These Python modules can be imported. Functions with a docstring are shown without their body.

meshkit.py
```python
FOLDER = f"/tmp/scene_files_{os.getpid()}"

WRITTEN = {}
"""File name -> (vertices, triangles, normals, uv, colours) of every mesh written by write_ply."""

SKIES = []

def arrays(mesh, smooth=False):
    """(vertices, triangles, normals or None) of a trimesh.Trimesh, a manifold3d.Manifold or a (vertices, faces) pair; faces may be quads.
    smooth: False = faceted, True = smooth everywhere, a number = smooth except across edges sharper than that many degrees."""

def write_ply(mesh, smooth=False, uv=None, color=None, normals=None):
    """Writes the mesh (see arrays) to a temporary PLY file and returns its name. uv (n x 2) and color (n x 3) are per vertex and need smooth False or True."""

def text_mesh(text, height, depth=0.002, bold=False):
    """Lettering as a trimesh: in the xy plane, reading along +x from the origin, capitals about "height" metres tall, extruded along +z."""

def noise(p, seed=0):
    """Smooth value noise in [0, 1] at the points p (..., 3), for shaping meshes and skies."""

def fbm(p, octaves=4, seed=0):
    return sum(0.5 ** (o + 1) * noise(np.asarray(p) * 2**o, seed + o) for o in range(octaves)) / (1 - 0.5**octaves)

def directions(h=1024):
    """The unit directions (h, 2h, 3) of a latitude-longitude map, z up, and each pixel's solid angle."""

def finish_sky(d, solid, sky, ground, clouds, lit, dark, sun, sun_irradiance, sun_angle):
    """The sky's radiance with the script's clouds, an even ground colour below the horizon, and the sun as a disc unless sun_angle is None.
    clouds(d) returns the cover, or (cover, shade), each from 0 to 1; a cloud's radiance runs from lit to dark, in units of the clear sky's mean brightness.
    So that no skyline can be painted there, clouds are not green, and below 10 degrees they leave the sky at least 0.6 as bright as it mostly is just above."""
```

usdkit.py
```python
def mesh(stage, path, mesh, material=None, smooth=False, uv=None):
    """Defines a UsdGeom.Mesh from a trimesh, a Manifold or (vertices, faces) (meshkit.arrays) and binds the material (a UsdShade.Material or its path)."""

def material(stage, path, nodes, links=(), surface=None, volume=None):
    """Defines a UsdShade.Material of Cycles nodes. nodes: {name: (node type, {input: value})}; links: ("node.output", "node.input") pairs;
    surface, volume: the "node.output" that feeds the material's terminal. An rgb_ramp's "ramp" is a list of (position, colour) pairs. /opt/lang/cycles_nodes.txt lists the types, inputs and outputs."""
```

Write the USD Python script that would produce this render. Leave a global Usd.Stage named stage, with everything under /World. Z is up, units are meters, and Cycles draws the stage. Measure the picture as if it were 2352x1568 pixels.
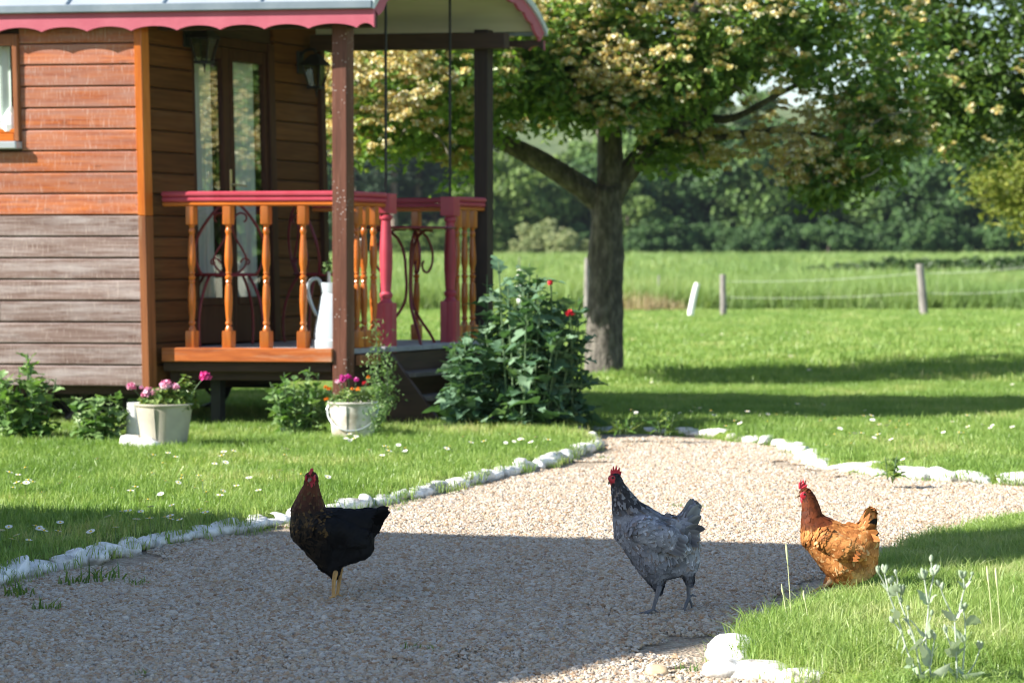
import math, random
import numpy as np, trimesh, shapely, usdkit, meshkit
import shapely.geometry as sg
from manifold3d import Manifold
from pxr import Usd, UsdGeom, UsdLux, UsdShade, Sdf, Gf, Vt

stage = Usd.Stage.CreateInMemory()
UsdGeom.SetStageUpAxis(stage, 'Z')
UsdGeom.SetStageMetersPerUnit(stage, 1.0)
UsdGeom.Xform.Define(stage, '/World')
UsdGeom.Scope.Define(stage, '/World/Looks')

# ---------------------------------------------------------------- camera, sky, sun, exposure
CAM_H, FPX, PITCH = 1.07, 5600.0, math.radians(1.882)      # FPX: focal length when the frame is 2352 wide
cam = UsdGeom.Camera.Define(stage, '/World/camera')
cam.AddTranslateOp().Set(Gf.Vec3d(0, 0, CAM_H))
cam.AddRotateXOp().Set(90 - math.degrees(PITCH))
cam.CreateHorizontalApertureAttr(36.0)
cam.CreateVerticalApertureAttr(36.0 * 682 / 1024)
cam.CreateFocalLengthAttr(36.0 * FPX / 2352)
cam.CreateClippingRangeAttr(Gf.Vec2f(0.1, 5000))
cam.CreateFStopAttr(5.4)
cam.CreateFocusDistanceAttr(7.7)
cam.CreateExposureAttr(1.4)

SUN_AZ, SUN_EL = math.radians(18), math.radians(34)        # light travels towards +x, turned a little towards +y
to_sun = np.array([-math.cos(SUN_AZ) * math.cos(SUN_EL), -math.sin(SUN_AZ) * math.cos(SUN_EL), math.sin(SUN_EL)])
dome = UsdLux.DomeLight.Define(stage, '/World/sky')
sky_m = usdkit.material(stage, '/World/Looks/sky_material', {
    'sky': ('sky_texture', {'sky_type': 'single_scattering', 'sun_disc': False, 'sun_elevation': SUN_EL, 'sun_rotation': math.atan2(to_sun[0], to_sun[1]),
                            'altitude': 100.0, 'air_density': 1.0, 'aerosol_density': 0.8, 'ozone_density': 1.0}),
    'bg': ('background_shader', {'strength': 0.08})}, [('sky.color', 'bg.color')], surface='bg.background')
UsdShade.MaterialBindingAPI.Apply(dome.GetPrim()).Bind(sky_m)
dome.GetPrim().SetCustomDataByKey('kind', 'structure')
sun = UsdLux.DistantLight.Define(stage, '/World/sun')
sun.CreateIntensityAttr(1.25)
sun.CreateAngleAttr(0.5)
sun.CreateNormalizeAttr(True)
sun.CreateColorAttr(Gf.Vec3f(1.0, 0.95, 0.87))
_z = to_sun / np.linalg.norm(to_sun); _x = np.cross([0, 0, 1.0], _z); _x /= np.linalg.norm(_x); _y = np.cross(_z, _x)
sun.AddTransformOp().Set(Gf.Matrix4d(*[*_x, 0], *[*_y, 0], *[*_z, 0], 0, 0, 20, 1))

# ---------------------------------------------------------------- helpers
PI = math.pi
_used = {}
def numbered(parent, name):
    k = _used.get((parent, name), 0)
    _used[(parent, name)] = k + 1
    return name if k == 0 else f'{name}_{k:03d}'

def props(prim, label=None, cat=None, group=None, kind=None):
    for k, v in (('label', label), ('category', cat), ('group', group), ('kind', kind)):
        if v: prim.SetCustomDataByKey(k, v)
    return prim

def thing(name, label, cat, group=None, loc=None, rz=0.0, kind=None):
    x = UsdGeom.Xform.Define(stage, '/World/' + numbered('/World', name))
    if loc is not None:
        x.AddTranslateOp().Set(Gf.Vec3d(*map(float, loc)))
        if rz: x.AddRotateZOp().Set(math.degrees(rz))
    return props(x.GetPrim(), label, cat, group, kind)

def obj(name, mesh, mat, parent=None, smooth=False, label=None, cat=None, group=None, kind=None, tint=None):
    pp = str(parent.GetPath()) if parent is not None else '/World'
    m = usdkit.mesh(stage, pp + '/' + numbered(pp, name), mesh, mat, smooth=smooth)
    if tint is None and hasattr(mesh, 'metadata'): tint = mesh.metadata.get('tint')
    if tint is not None:
        UsdGeom.PrimvarsAPI(m).CreatePrimvar('tint', Sdf.ValueTypeNames.Color3fArray, 'vertex').Set(Vt.Vec3fArray.FromNumpy(np.asarray(tint, np.float32)))
    return props(m.GetPrim(), label, cat, group, kind)

def copy_of(src, name, label, cat, group, loc, rz=0.0, scale=1.0, tilt=0.0):
    x = UsdGeom.Xform.Define(stage, '/World/' + numbered('/World', name))
    x.AddTranslateOp().Set(Gf.Vec3d(*map(float, loc)))
    x.AddRotateZOp().Set(math.degrees(rz))
    if tilt: x.AddRotateXOp().Set(tilt)
    x.AddScaleOp().Set(Gf.Vec3f(*(np.ones(3) * scale).tolist()))
    x.GetPrim().GetReferences().AddInternalReference(src)
    x.GetPrim().SetInstanceable(True)
    return props(x.GetPrim(), label, cat, group)

def scatter(name, protos, pos, scale, yaw, idx, parent=None, label=None, cat=None, kind='stuff', tiltx=None, tilty=None):
    """protos: [(child name, mesh, material, smooth)]"""
    pp = str(parent.GetPath()) if parent is not None else '/World'
    path = pp + '/' + numbered(pp, name)
    pi = UsdGeom.PointInstancer.Define(stage, path)
    rel = pi.CreatePrototypesRel()
    for n, mesh, mat, sm in protos:
        p = path + '/' + numbered(path, n)
        um = usdkit.mesh(stage, p, mesh, mat, smooth=sm)
        if mesh.metadata.get('tint') is not None:
            UsdGeom.PrimvarsAPI(um).CreatePrimvar('tint', Sdf.ValueTypeNames.Color3fArray, 'vertex').Set(Vt.Vec3fArray.FromNumpy(np.asarray(mesh.metadata['tint'], np.float32)))
        rel.AddTarget(p)
    n = len(pos)
    yaw = np.asarray(yaw); tx = np.zeros(n) if tiltx is None else np.asarray(tiltx); ty = np.zeros(n) if tilty is None else np.asarray(tilty)
    def q(axis, a):
        o = np.zeros((n, 4)); o[:, 0] = np.cos(a / 2); o[:, 1 + axis] = np.sin(a / 2); return o
    def mul(a, b):
        w1, x1, y1, z1 = a.T; w2, x2, y2, z2 = b.T
        return np.stack([w1*w2-x1*x2-y1*y2-z1*z2, w1*x2+x1*w2+y1*z2-z1*y2, w1*y2-x1*z2+y1*w2+z1*x2, w1*z2+x1*y2-y1*x2+z1*w2], 1)
    qq = mul(mul(q(0, tx), q(1, ty)), q(2, yaw))
    pi.CreatePositionsAttr(Vt.Vec3fArray.FromNumpy(np.asarray(pos, np.float32)))
    s = np.asarray(scale, np.float32)
    if s.ndim == 1: s = np.repeat(s[:, None], 3, 1)
    pi.CreateScalesAttr(Vt.Vec3fArray.FromNumpy(s.astype(np.float32)))
    pi.CreateOrientationsAttr(Vt.QuathArray([Gf.Quath(float(a), float(b), float(c), float(d)) for a, b, c, d in qq]))
    pi.CreateProtoIndicesAttr(Vt.IntArray.FromNumpy(np.asarray(idx, np.int32)))
    return props(pi.GetPrim(), label, cat, None, kind)

def toned(m, per, seed):
    """gives every piece of per vertices a tone of its own (the material reads it)"""
    t = np.random.default_rng(seed).uniform(size=len(m.vertices) // per)
    m.metadata['tint'] = np.repeat(t, per)[:, None] * np.ones(3)
    return m

def ray(px, py):
    u, v = (px - 1176) / FPX, (784 - py) / FPX
    c, s = math.cos(PITCH), math.sin(PITCH)
    return np.array([u, c + v * s, -s + v * c])
def G(px, py, z=0.0):
    d = ray(px, py); t = (z - CAM_H) / d[2]
    return np.array([0, 0, CAM_H]) + d * t
def AT(px, py, Y):
    d = ray(px, py)
    return np.array([0, 0, CAM_H]) + d * (Y / d[1])

def cat(*ms):
    return trimesh.util.concatenate([m for m in ms])
def box(lo, hi):
    lo, hi = np.asarray(lo, float), np.asarray(hi, float)
    m = trimesh.creation.box(hi - lo); m.apply_translation((lo + hi) / 2); return m
def cbox(lo, hi, c=0.004):
    """box with chamfered edges, as the hull of three shrunk boxes"""
    lo, hi = np.asarray(lo, float), np.asarray(hi, float)
    c = min(c, (hi - lo).min() * 0.4)
    pts = []
    for k in range(3):
        a, b = lo + c, hi - c
        a[k], b[k] = lo[k], hi[k]
        pts += [[(a, b)[i][0], (a, b)[j][1], (a, b)[l][2]] for i in (0, 1) for j in (0, 1) for l in (0, 1)]
    return trimesh.convex.convex_hull(np.array(pts))
def spline(pts, n):
    pts = np.asarray(pts, float)
    if len(pts) < 3:
        return pts[0] + (pts[-1] - pts[0]) * np.linspace(0, 1, n)[:, None]
    from scipy.interpolate import CubicSpline
    d = np.r_[0, np.cumsum(np.linalg.norm(np.diff(pts, axis=0), axis=1))]
    return CubicSpline(d, pts)(np.linspace(0, d[-1], n))
def tube(pts, r, sides=8, caps=True):
    pts = np.asarray(pts, float); n = len(pts)
    r = np.broadcast_to(np.asarray(r, float), (n,))
    t = np.gradient(pts, axis=0); t /= np.linalg.norm(t, axis=1, keepdims=True) + 1e-12
    ref = np.array([0, 0, 1.0]) if abs(t[0][2]) < .9 else np.array([1.0, 0, 0])
    rings, a = [], np.cross(t[0], ref); a /= np.linalg.norm(a)
    ang = np.arange(sides) / sides * 2 * PI
    for i in range(n):
        a = a - t[i] * a.dot(t[i]); a /= np.linalg.norm(a); b = np.cross(t[i], a)
        rings.append(pts[i] + r[i] * (np.cos(ang)[:, None] * a + np.sin(ang)[:, None] * b))
    v = np.vstack(rings); f = []
    for i in range(n - 1):
        for k in range(sides):
            p, q_ = i * sides + k, i * sides + (k + 1) % sides
            f += [[p, q_, q_ + sides], [p, q_ + sides, p + sides]]
    if caps:
        v = np.vstack([v, pts[0], pts[-1]]); c0, c1 = len(v) - 2, len(v) - 1
        for k in range(sides):
            f += [[c0, (k + 1) % sides, k], [c1, (n - 1) * sides + k, (n - 1) * sides + (k + 1) % sides]]
    return trimesh.Trimesh(v, f, process=False)
def lathe(profile, sides=16, loc=(0, 0, 0)):
    pr = np.asarray(profile, float); n = len(pr)
    ang = np.arange(sides) / sides * 2 * PI
    v = np.vstack([np.stack([r * np.cos(ang), r * np.sin(ang), np.full(sides, z)], 1) for r, z in pr]) + np.asarray(loc)
    f = []
    for i in range(n - 1):
        for k in range(sides):
            p, q_ = i * sides + k, i * sides + (k + 1) % sides
            f += [[p, q_, q_ + sides], [p, q_ + sides, p + sides]]
    return trimesh.Trimesh(v, f, process=False)
def prism(poly, depth):
    return trimesh.creation.extrude_polygon(poly, depth, engine='earcut')

# ---------------------------------------------------------------- materials
def L(n): return '/World/Looks/' + n
def plain(name, color, rough=0.6, var=0.0, scale=8.0, bump=0.0, bscale=60.0, metallic=0.0, spec=0.5, color2=None, detail=4.0, stretch=(1, 1, 1), ramp=None, coat=0.0):
    n = {'g': ('geometry', {}), 'mp': ('mapping', {'scale': stretch}), 'p': ('principled_bsdf', {'roughness': rough, 'metallic': metallic, 'specular_ior_level': spec, 'base_color': color, 'coat_weight': coat})}
    l = [('g.position', 'mp.vector')]
    if color2 is not None or ramp is not None:
        n['n'] = ('noise_texture', {'scale': scale, 'detail': detail, 'roughness': 0.6})
        n['r'] = ('rgb_ramp', {'ramp': ramp or [(0.38, color), (0.62, color2)]})
        l += [('mp.vector', 'n.vector'), ('n.fac', 'r.fac'), ('r.color', 'p.base_color')]
    if bump:
        n['bn'] = ('noise_texture', {'scale': bscale, 'detail': 5.0})
        n['b'] = ('bump', {'strength': 1.0, 'distance': bump})
        l += [('mp.vector', 'bn.vector'), ('bn.fac', 'b.height'), ('b.normal', 'p.normal')]
    return usdkit.material(stage, L(name), n, l, surface='p.BSDF')

def wood(name, ramp, stretch, rough=0.5, scale=1.0, bump=0.002, worn=None, wornamt=0.5, coat=0.0, saw=0.0, knots=None, tone=0.35, spec=0.4, specks=None):
    """grain runs along the axis with the small stretch; every object gets its own piece of the pattern and its own tone"""
    n = {'g': ('geometry', {}), 'oi': ('object_info', {}), 'off': ('vector_math', {'math_type': 'scale', 'vector1': (31.0, 17.0, 23.0)}),
         'add': ('vector_math', {'math_type': 'add'}), 'mp': ('mapping', {'scale': tuple(s * scale for s in stretch)}),
         'n': ('noise_texture', {'scale': 1.0, 'detail': 5.0, 'roughness': 0.62, 'distortion': 0.6}), 'r': ('rgb_ramp', {'ramp': ramp}),
         'hs': ('hsv', {}), 'tv': ('map_range', {'from_min': 0.0, 'from_max': 1.0, 'to_min': 1 - tone, 'to_max': 1 + tone * .6}),
         'b': ('bump', {'strength': 1.0, 'distance': bump}),
         'p': ('principled_bsdf', {'roughness': rough, 'coat_weight': coat, 'coat_roughness': 0.15, 'specular_ior_level': spec})}
    l = [('oi.random', 'off.scale'), ('g.position', 'add.vector1'), ('off.vector', 'add.vector2'), ('add.vector', 'mp.vector'), ('mp.vector', 'n.vector'), ('n.fac', 'r.fac'),
         ('oi.random', 'tv.value'), ('tv.result', 'hs.value'), ('n.fac', 'b.height'), ('b.normal', 'p.normal')]
    last = 'r.color'
    if knots is not None:
        n['kmp'] = ('mapping', {'scale': (knots[0], knots[0], knots[1])})
        n['kv'] = ('voronoi_texture', {'scale': 1.0, 'randomness': 1.0})
        n['kr'] = ('map_range', {'from_min': 0.10, 'from_max': 0.17, 'to_min': 0.85, 'to_max': 0.0, 'clamp': True})
        n['km'] = ('mix_color', {'b': knots[2]})
        l += [('add.vector', 'kmp.vector'), ('kmp.vector', 'kv.vector'), ('kv.distance', 'kr.value'), ('kr.result', 'km.fac'), (last, 'km.a')]
        last = 'km.result'
    if worn is not None:
        n['wmp'] = ('mapping', {'scale': (1.6, 1.6, 14.0) if stretch[2] > stretch[0] else (14.0, 14.0, 1.6)})
        n['wn'] = ('noise_texture', {'scale': 1.0, 'detail': 6.0, 'roughness': 0.7})
        n['wr'] = ('map_range', {'from_min': 0.62 - wornamt * .22, 'from_max': 0.74 - wornamt * .1, 'to_min': 0.0, 'to_max': 0.85, 'clamp': True})
        n['wm'] = ('mix_color', {'b': worn})
        l += [('add.vector', 'wmp.vector'), ('wmp.vector', 'wn.vector'), ('wn.fac', 'wr.value'), ('wr.result', 'wm.fac'), (last, 'wm.a')]
        last = 'wm.result'
    if saw:
        n['smp'] = ('mapping', {'scale': (260.0, 260.0, 14.0)})
        n['sn'] = ('noise_texture', {'scale': 1.0, 'detail': 2.0})
        n['sr'] = ('map_range', {'from_min': 0.60, 'from_max': 0.70, 'to_min': 0.0, 'to_max': saw, 'clamp': True})
        n['sm'] = ('mix_color', {'b': (0.62, 0.52, 0.46)})
        l += [('add.vector', 'smp.vector'), ('smp.vector', 'sn.vector'), ('sn.fac', 'sr.value'), ('sr.result', 'sm.fac'), (last, 'sm.a')]
        last = 'sm.result'
    if specks:
        n['pv'] = ('voronoi_texture', {'scale': specks}); n['pr'] = ('map_range', {'from_min': 0.10, 'from_max': 0.17, 'to_min': 0.85, 'to_max': 0.0, 'clamp': True})
        n['pnn'] = ('noise_texture', {'scale': 5.0}); n['pq'] = ('map_range', {'from_min': 0.5, 'from_max': 0.58, 'to_min': 0.0, 'to_max': 1.0, 'clamp': True}); n['px'] = ('math', {'math_type': 'multiply'}); n['pm'] = ('mix_color', {'b': (0.62, 0.58, 0.55)})
        l += [('g.position', 'pv.vector'), ('pv.distance', 'pr.value'), ('g.position', 'pnn.vector'), ('pnn.fac', 'pq.value'), ('pr.result', 'px.value1'), ('pq.result', 'px.value2'), ('px.value', 'pm.fac'), (last, 'pm.a')]
        last = 'pm.result'
    l += [(last, 'hs.color'), ('hs.color', 'p.base_color')]
    return usdkit.material(stage, L(name), n, l, surface='p.BSDF')

def leafy(name, ramp, trans=0.3, rough=0.45, back=None, spec=0.4, tcol=None, patch=None):
    """leaves and blades: tone differs from one to the next; some light comes through"""
    n = {'g': ('attribute', {'attribute': 'tint'}), 'oi': ('object_info', {}), 'half': ('math', {'math_type': 'multiply', 'value2': 0.30}), 'ad': ('math', {'math_type': 'add'}), 'fr': ('math', {'math_type': 'fraction'}),
         'r': ('rgb_ramp', {'ramp': ramp}), 'p': ('principled_bsdf', {'roughness': rough, 'specular_ior_level': spec}),
         't': ('translucent_bsdf', {}), 'tm': ('mix_color', {'blend_type': 'multiply', 'fac': 1.0, 'b': tcol or (1.3, 1.25, 0.5)}), 'm': ('mix_closure', {'fac': trans})}
    l = [('g.fac', 'ad.value1'), ('oi.random', 'half.value1'), ('half.value', 'ad.value2'), ('ad.value', 'fr.value1'), ('fr.value', 'r.fac'), ('r.color', 'p.base_color'),
         ('r.color', 'tm.a'), ('tm.result', 't.color'), ('p.BSDF', 'm.closure1'), ('t.BSDF', 'm.closure2')]
    if patch:
        n['pg'] = ('geometry', {}); n['pn'] = ('noise_texture', {'scale': patch, 'detail': 4.0, 'roughness': 0.6})
        n['pm'] = ('map_range', {'from_min': 0.3, 'from_max': 0.7, 'to_min': 0.05, 'to_max': 0.62})
        n['ps'] = ('math', {'math_type': 'multiply', 'value2': 0.40}); n['pa'] = ('math', {'math_type': 'add', 'use_clamp': True})
        l = [x for x in l if x[1] != 'r.fac'] + [('pg.position', 'pn.vector'), ('pn.fac', 'pm.value'), ('fr.value', 'ps.value1'), ('pm.result', 'pa.value1'), ('ps.value', 'pa.value2'), ('pa.value', 'r.fac')]
    return usdkit.material(stage, L(name), n, l, surface='m.closure')

def tinted(name, rough=0.55, sheen=0.0, spec=0.35):
    n = {'a': ('attribute', {'attribute': 'tint'}), 'p': ('principled_bsdf', {'roughness': rough, 'sheen_weight': sheen, 'specular_ior_level': spec})}
    return usdkit.material(stage, L(name), n, [('a.color', 'p.base_color')], surface='p.BSDF')

M_var = wood('varnished_plank', [(0.25, (0.17, 0.036, 0.012)), (0.43, (0.30, 0.070, 0.018)), (0.58, (0.43, 0.118, 0.026)), (0.78, (0.54, 0.19, 0.055))], (2.0, 2.0, 45.0), rough=0.42, bump=0.0015,
             worn=(0.33, 0.165, 0.125), wornamt=1.2, saw=0.5, knots=(5.0, 14.0, (0.20, 0.05, 0.015)), tone=0.22)
M_wea = wood('weathered_plank', [(0.28, (0.095, 0.052, 0.042)), (0.5, (0.185, 0.122, 0.104)), (0.72, (0.30, 0.232, 0.212))], (2.0, 2.0, 45.0), rough=0.7, bump=0.002,
             worn=(0.36, 0.31, 0.30), wornamt=0.7, saw=0.4, knots=(5.0, 14.0, (0.12, 0.06, 0.045)), tone=0.15)
M_end = wood('shaded_side_plank', [(0.25, (0.075, 0.028, 0.009)), (0.5, (0.115, 0.046, 0.014)), (0.75, (0.16, 0.068, 0.022))], (2.0, 2.0, 40.0), rough=0.6, worn=(0.13, 0.065, 0.03), wornamt=0.3, tone=0.22, spec=0.15)  # end wall boards: the porch shade is put into this darker colour
M_hon = wood('honey_varnish', [(0.25, (0.34, 0.078, 0.010)), (0.5, (0.46, 0.120, 0.015)), (0.75, (0.57, 0.175, 0.026))], (30.0, 30.0, 3.0), rough=0.3, bump=0.0006, coat=0.5, tone=0.15)
M_honh = wood('honey_varnish_rail', [(0.25, (0.34, 0.078, 0.010)), (0.5, (0.46, 0.120, 0.015)), (0.75, (0.57, 0.175, 0.026))], (3.0, 3.0, 40.0), rough=0.3, bump=0.0006, coat=0.4, tone=0.1)
M_brd = wood('brown_board', [(0.3, (0.17, 0.055, 0.02)), (0.6, (0.28, 0.10, 0.035))], (40.0, 40.0, 2.0), rough=0.45, worn=(0.30, 0.16, 0.09), wornamt=0.3, tone=0.1)
M_post = wood('post_brown', [(0.3, (0.085, 0.030, 0.017)), (0.55, (0.135, 0.048, 0.028)), (0.75, (0.19, 0.078, 0.05))], (40.0, 40.0, 2.2), rough=0.5, worn=(0.22, 0.11, 0.075), wornamt=0.3, tone=0.1, specks=42.0)
M_fpost = wood('dark_post', [(0.3, (0.022, 0.012, 0.010)), (0.6, (0.036, 0.020, 0.016))], (40.0, 40.0, 2.2), rough=0.6, tone=0.1)  # far post only: copy of the post brown with its shade painted in
M_beam = wood('red_brown_beam', [(0.3, (0.24, 0.055, 0.015)), (0.55, (0.42, 0.11, 0.025)), (0.78, (0.52, 0.19, 0.06))], (3.0, 3.0, 30.0), rough=0.4, worn=(0.42, 0.24, 0.15), wornamt=0.45, coat=0.2, tone=0.05)
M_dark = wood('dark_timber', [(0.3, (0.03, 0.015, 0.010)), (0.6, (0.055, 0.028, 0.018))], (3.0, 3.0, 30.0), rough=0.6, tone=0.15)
M_door = wood('door_timber', [(0.3, (0.040, 0.016, 0.009)), (0.6, (0.068, 0.027, 0.014))], (40.0, 40.0, 2.0), rough=0.5, tone=0.12, spec=0.2)
M_deck = plain('deck_grey', (0.27, 0.27, 0.28), 0.7, color2=(0.36, 0.36, 0.37), scale=3, stretch=(2, 2, 2), bump=0.001)
M_red = plain('rose_red_paint', (0.40, 0.080, 0.118), 0.5, color2=(0.45, 0.105, 0.145), scale=3, bump=0.0006, bscale=40)
M_rail = plain('rail_red_paint', (0.37, 0.036, 0.060), 0.42, color2=(0.42, 0.055, 0.085), scale=4, bump=0.0004, bscale=40)
M_zinc = plain('zinc_sheet', (0.50, 0.55, 0.58), 0.38, color2=(0.60, 0.65, 0.67), scale=1.5, metallic=0.6)
M_gut = plain('dark_zinc_edge', (0.18, 0.23, 0.27), 0.45, color2=(0.25, 0.30, 0.34), scale=3, metallic=0.4)
M_ceil = plain('cream_ceiling', (0.56, 0.52, 0.42), 0.6, color2=(0.62, 0.58, 0.48), scale=2.0, stretch=(1, 1, 12))
M_blk = plain('black_iron', (0.012, 0.012, 0.014), 0.5)
M_iron = plain('maroon_iron', (0.13, 0.014, 0.02), 0.35, color2=(0.17, 0.02, 0.028), scale=8)
M_lant = usdkit.material(stage, L('lantern_glass'), {'f': ('layer_weight', {'blend': 0.5}), 'mr': ('map_range', {'from_min': 0.0, 'from_max': 1.0, 'to_min': 0.05, 'to_max': 0.4, 'clamp': True}), 't': ('transparent_bsdf', {'color': (0.70, 0.70, 0.60)}), 'g': ('glossy_bsdf', {'roughness': 0.08}), 'm': ('mix_closure', {})},
                         [('f.facing', 'mr.value'), ('mr.result', 'm.fac'), ('t.BSDF', 'm.closure1'), ('g.BSDF', 'm.closure2')], surface='m.closure')
M_pane = usdkit.material(stage, L('window_pane'), {'f': ('layer_weight', {'blend': 0.5}), 'mr': ('map_range', {'from_min': 0.0, 'from_max': 1.0, 'to_min': 0.05, 'to_max': 0.44, 'clamp': True}), 't': ('transparent_bsdf', {'color': (0.88, 0.92, 0.90)}), 'g': ('glossy_bsdf', {'roughness': 0.015, 'color': (0.95, 0.97, 0.97)}), 'm': ('mix_closure', {})},
                         [('f.facing', 'mr.value'), ('mr.result', 'm.fac'), ('t.BSDF', 'm.closure1'), ('g.BSDF', 'm.closure2')], surface='m.closure')
M_curt = plain('sheer_curtain', (0.62, 0.69, 0.64), 0.8, color2=(0.74, 0.78, 0.75), scale=14, stretch=(3, 3, .3))
M_enam = plain('white_enamel', (0.38, 0.43, 0.48), 0.28, color2=(0.43, 0.48, 0.52), scale=4, coat=0.4)
M_whit = plain('white_paint', (0.80, 0.80, 0.78), 0.5, color2=(0.74, 0.74, 0.72), scale=6)
M_zbuck = plain('old_zinc_bucket', (0.42, 0.39, 0.31), 0.6, color2=(0.34, 0.315, 0.255), scale=7, metallic=0.0, bump=0.001, bscale=25)
M_wbuck = plain('worn_white_bucket', (0.66, 0.65, 0.60), 0.45, ramp=[(0.32, (0.30, 0.26, 0.20)), (0.45, (0.52, 0.49, 0.43)), (0.65, (0.66, 0.65, 0.61))], scale=7, bump=0.0008, bscale=20)
M_soil = plain('soil', (0.035, 0.025, 0.018), 0.95, color2=(0.06, 0.045, 0.03), scale=30, bump=0.006)
M_stone = usdkit.material(stage, L('white_painted_stone'), {'g': ('geometry', {}), 'n': ('noise_texture', {'scale': 13.0, 'detail': 7.0, 'roughness': 0.65}), 'r': ('rgb_ramp', {'ramp': [(0.32, (0.22, 0.20, 0.17)), (0.40, (0.52, 0.51, 0.48)), (0.52, (0.77, 0.77, 0.76))]}),
    'xyz': ('separate_xyz', {}), 'n2': ('noise_texture', {'scale': 30.0, 'detail': 4.0}), 'a': ('math', {'math_type': 'multiply', 'value2': 0.045}), 'd': ('math', {'math_type': 'subtract'}), 'mr': ('map_range', {'from_min': -0.012, 'from_max': 0.006, 'to_min': 0.75, 'to_max': 0.0, 'clamp': True}),
    'mix': ('mix_color', {'b': (0.30, 0.25, 0.185)}), 'bn': ('noise_texture', {'scale': 22.0, 'detail': 6.0}), 'b': ('bump', {'strength': 1.0, 'distance': 0.008}), 'p': ('principled_bsdf', {'roughness': 0.65})},
    [('g.position', 'n.vector'), ('n.fac', 'r.fac'), ('g.position', 'xyz.vector'), ('g.position', 'n2.vector'), ('n2.fac', 'a.value1'), ('xyz.z', 'd.value1'), ('a.value', 'd.value2'), ('d.value', 'mr.value'), ('mr.result', 'mix.fac'), ('r.color', 'mix.a'), ('mix.result', 'p.base_color'),
     ('g.position', 'bn.vector'), ('bn.fac', 'b.height'), ('b.normal', 'p.normal')], surface='p.BSDF')
M_fence = plain('grey_fence_wood', (0.14, 0.13, 0.12), 0.8, color2=(0.26, 0.24, 0.22), scale=10, stretch=(3, 3, .5), bump=0.004, bscale=20)
M_bark = plain('tree_bark', (0.10, 0.085, 0.07), 0.9, ramp=[(0.3, (0.035, 0.031, 0.027)), (0.5, (0.10, 0.09, 0.075)), (0.70, (0.22, 0.20, 0.17))], scale=16, detail=8, stretch=(1.2, 1.2, .45), bump=0.03, bscale=22)
M_barkf = plain('far_bark', (0.08, 0.06, 0.05), 0.9, color2=(0.13, 0.10, 0.085), scale=2)
M_pinebark = plain('pine_bark', (0.16, 0.11, 0.09), 0.9, color2=(0.26, 0.19, 0.16), scale=2)

# ================================================================ THE SETTING: ground
LZ = 0.055                                                   # the lawn stands this much above the gravel
def gp(pts, z=0.0): return np.array([G(x, y, z)[:2] for x, y in pts])
left_edge = gp([(-260, 1420), (0, 1347), (100, 1322), (200, 1304), (330, 1268), (440, 1250), (560, 1228), (660, 1210), (830, 1178), (900, 1163), (1000, 1142), (1120, 1112), (1250, 1078), (1330, 1052), (1372, 1032)])
tip_edge = gp([(1352, 1014), (1310, 1004), (1180, 1000), (1000, 992)])
back_edge = gp([(1180, 984), (1330, 996), (1420, 1000), (1480, 999), (1530, 1002), (1590, 1003), (1700, 1016), (1800, 1032), (1850, 1056), (1880, 1078), (1990, 1094), (2100, 1108), (2200, 1114), (2352, 1122), (2600, 1140)])
right_edge = gp([(2600, 1165), (2352, 1212), (2200, 1240), (2080, 1268), (2020, 1310), (1930, 1385), (1820, 1432), (1735, 1470), (1690, 1500), (1668, 1530), (1740, 1562), (1850, 1580), (2000, 1640)])
gravel_poly = sg.Polygon(np.vstack([left_edge, tip_edge, back_edge, right_edge, [[2.0, 5.2], [-2.6, 5.2]]])).buffer(0)

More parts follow.
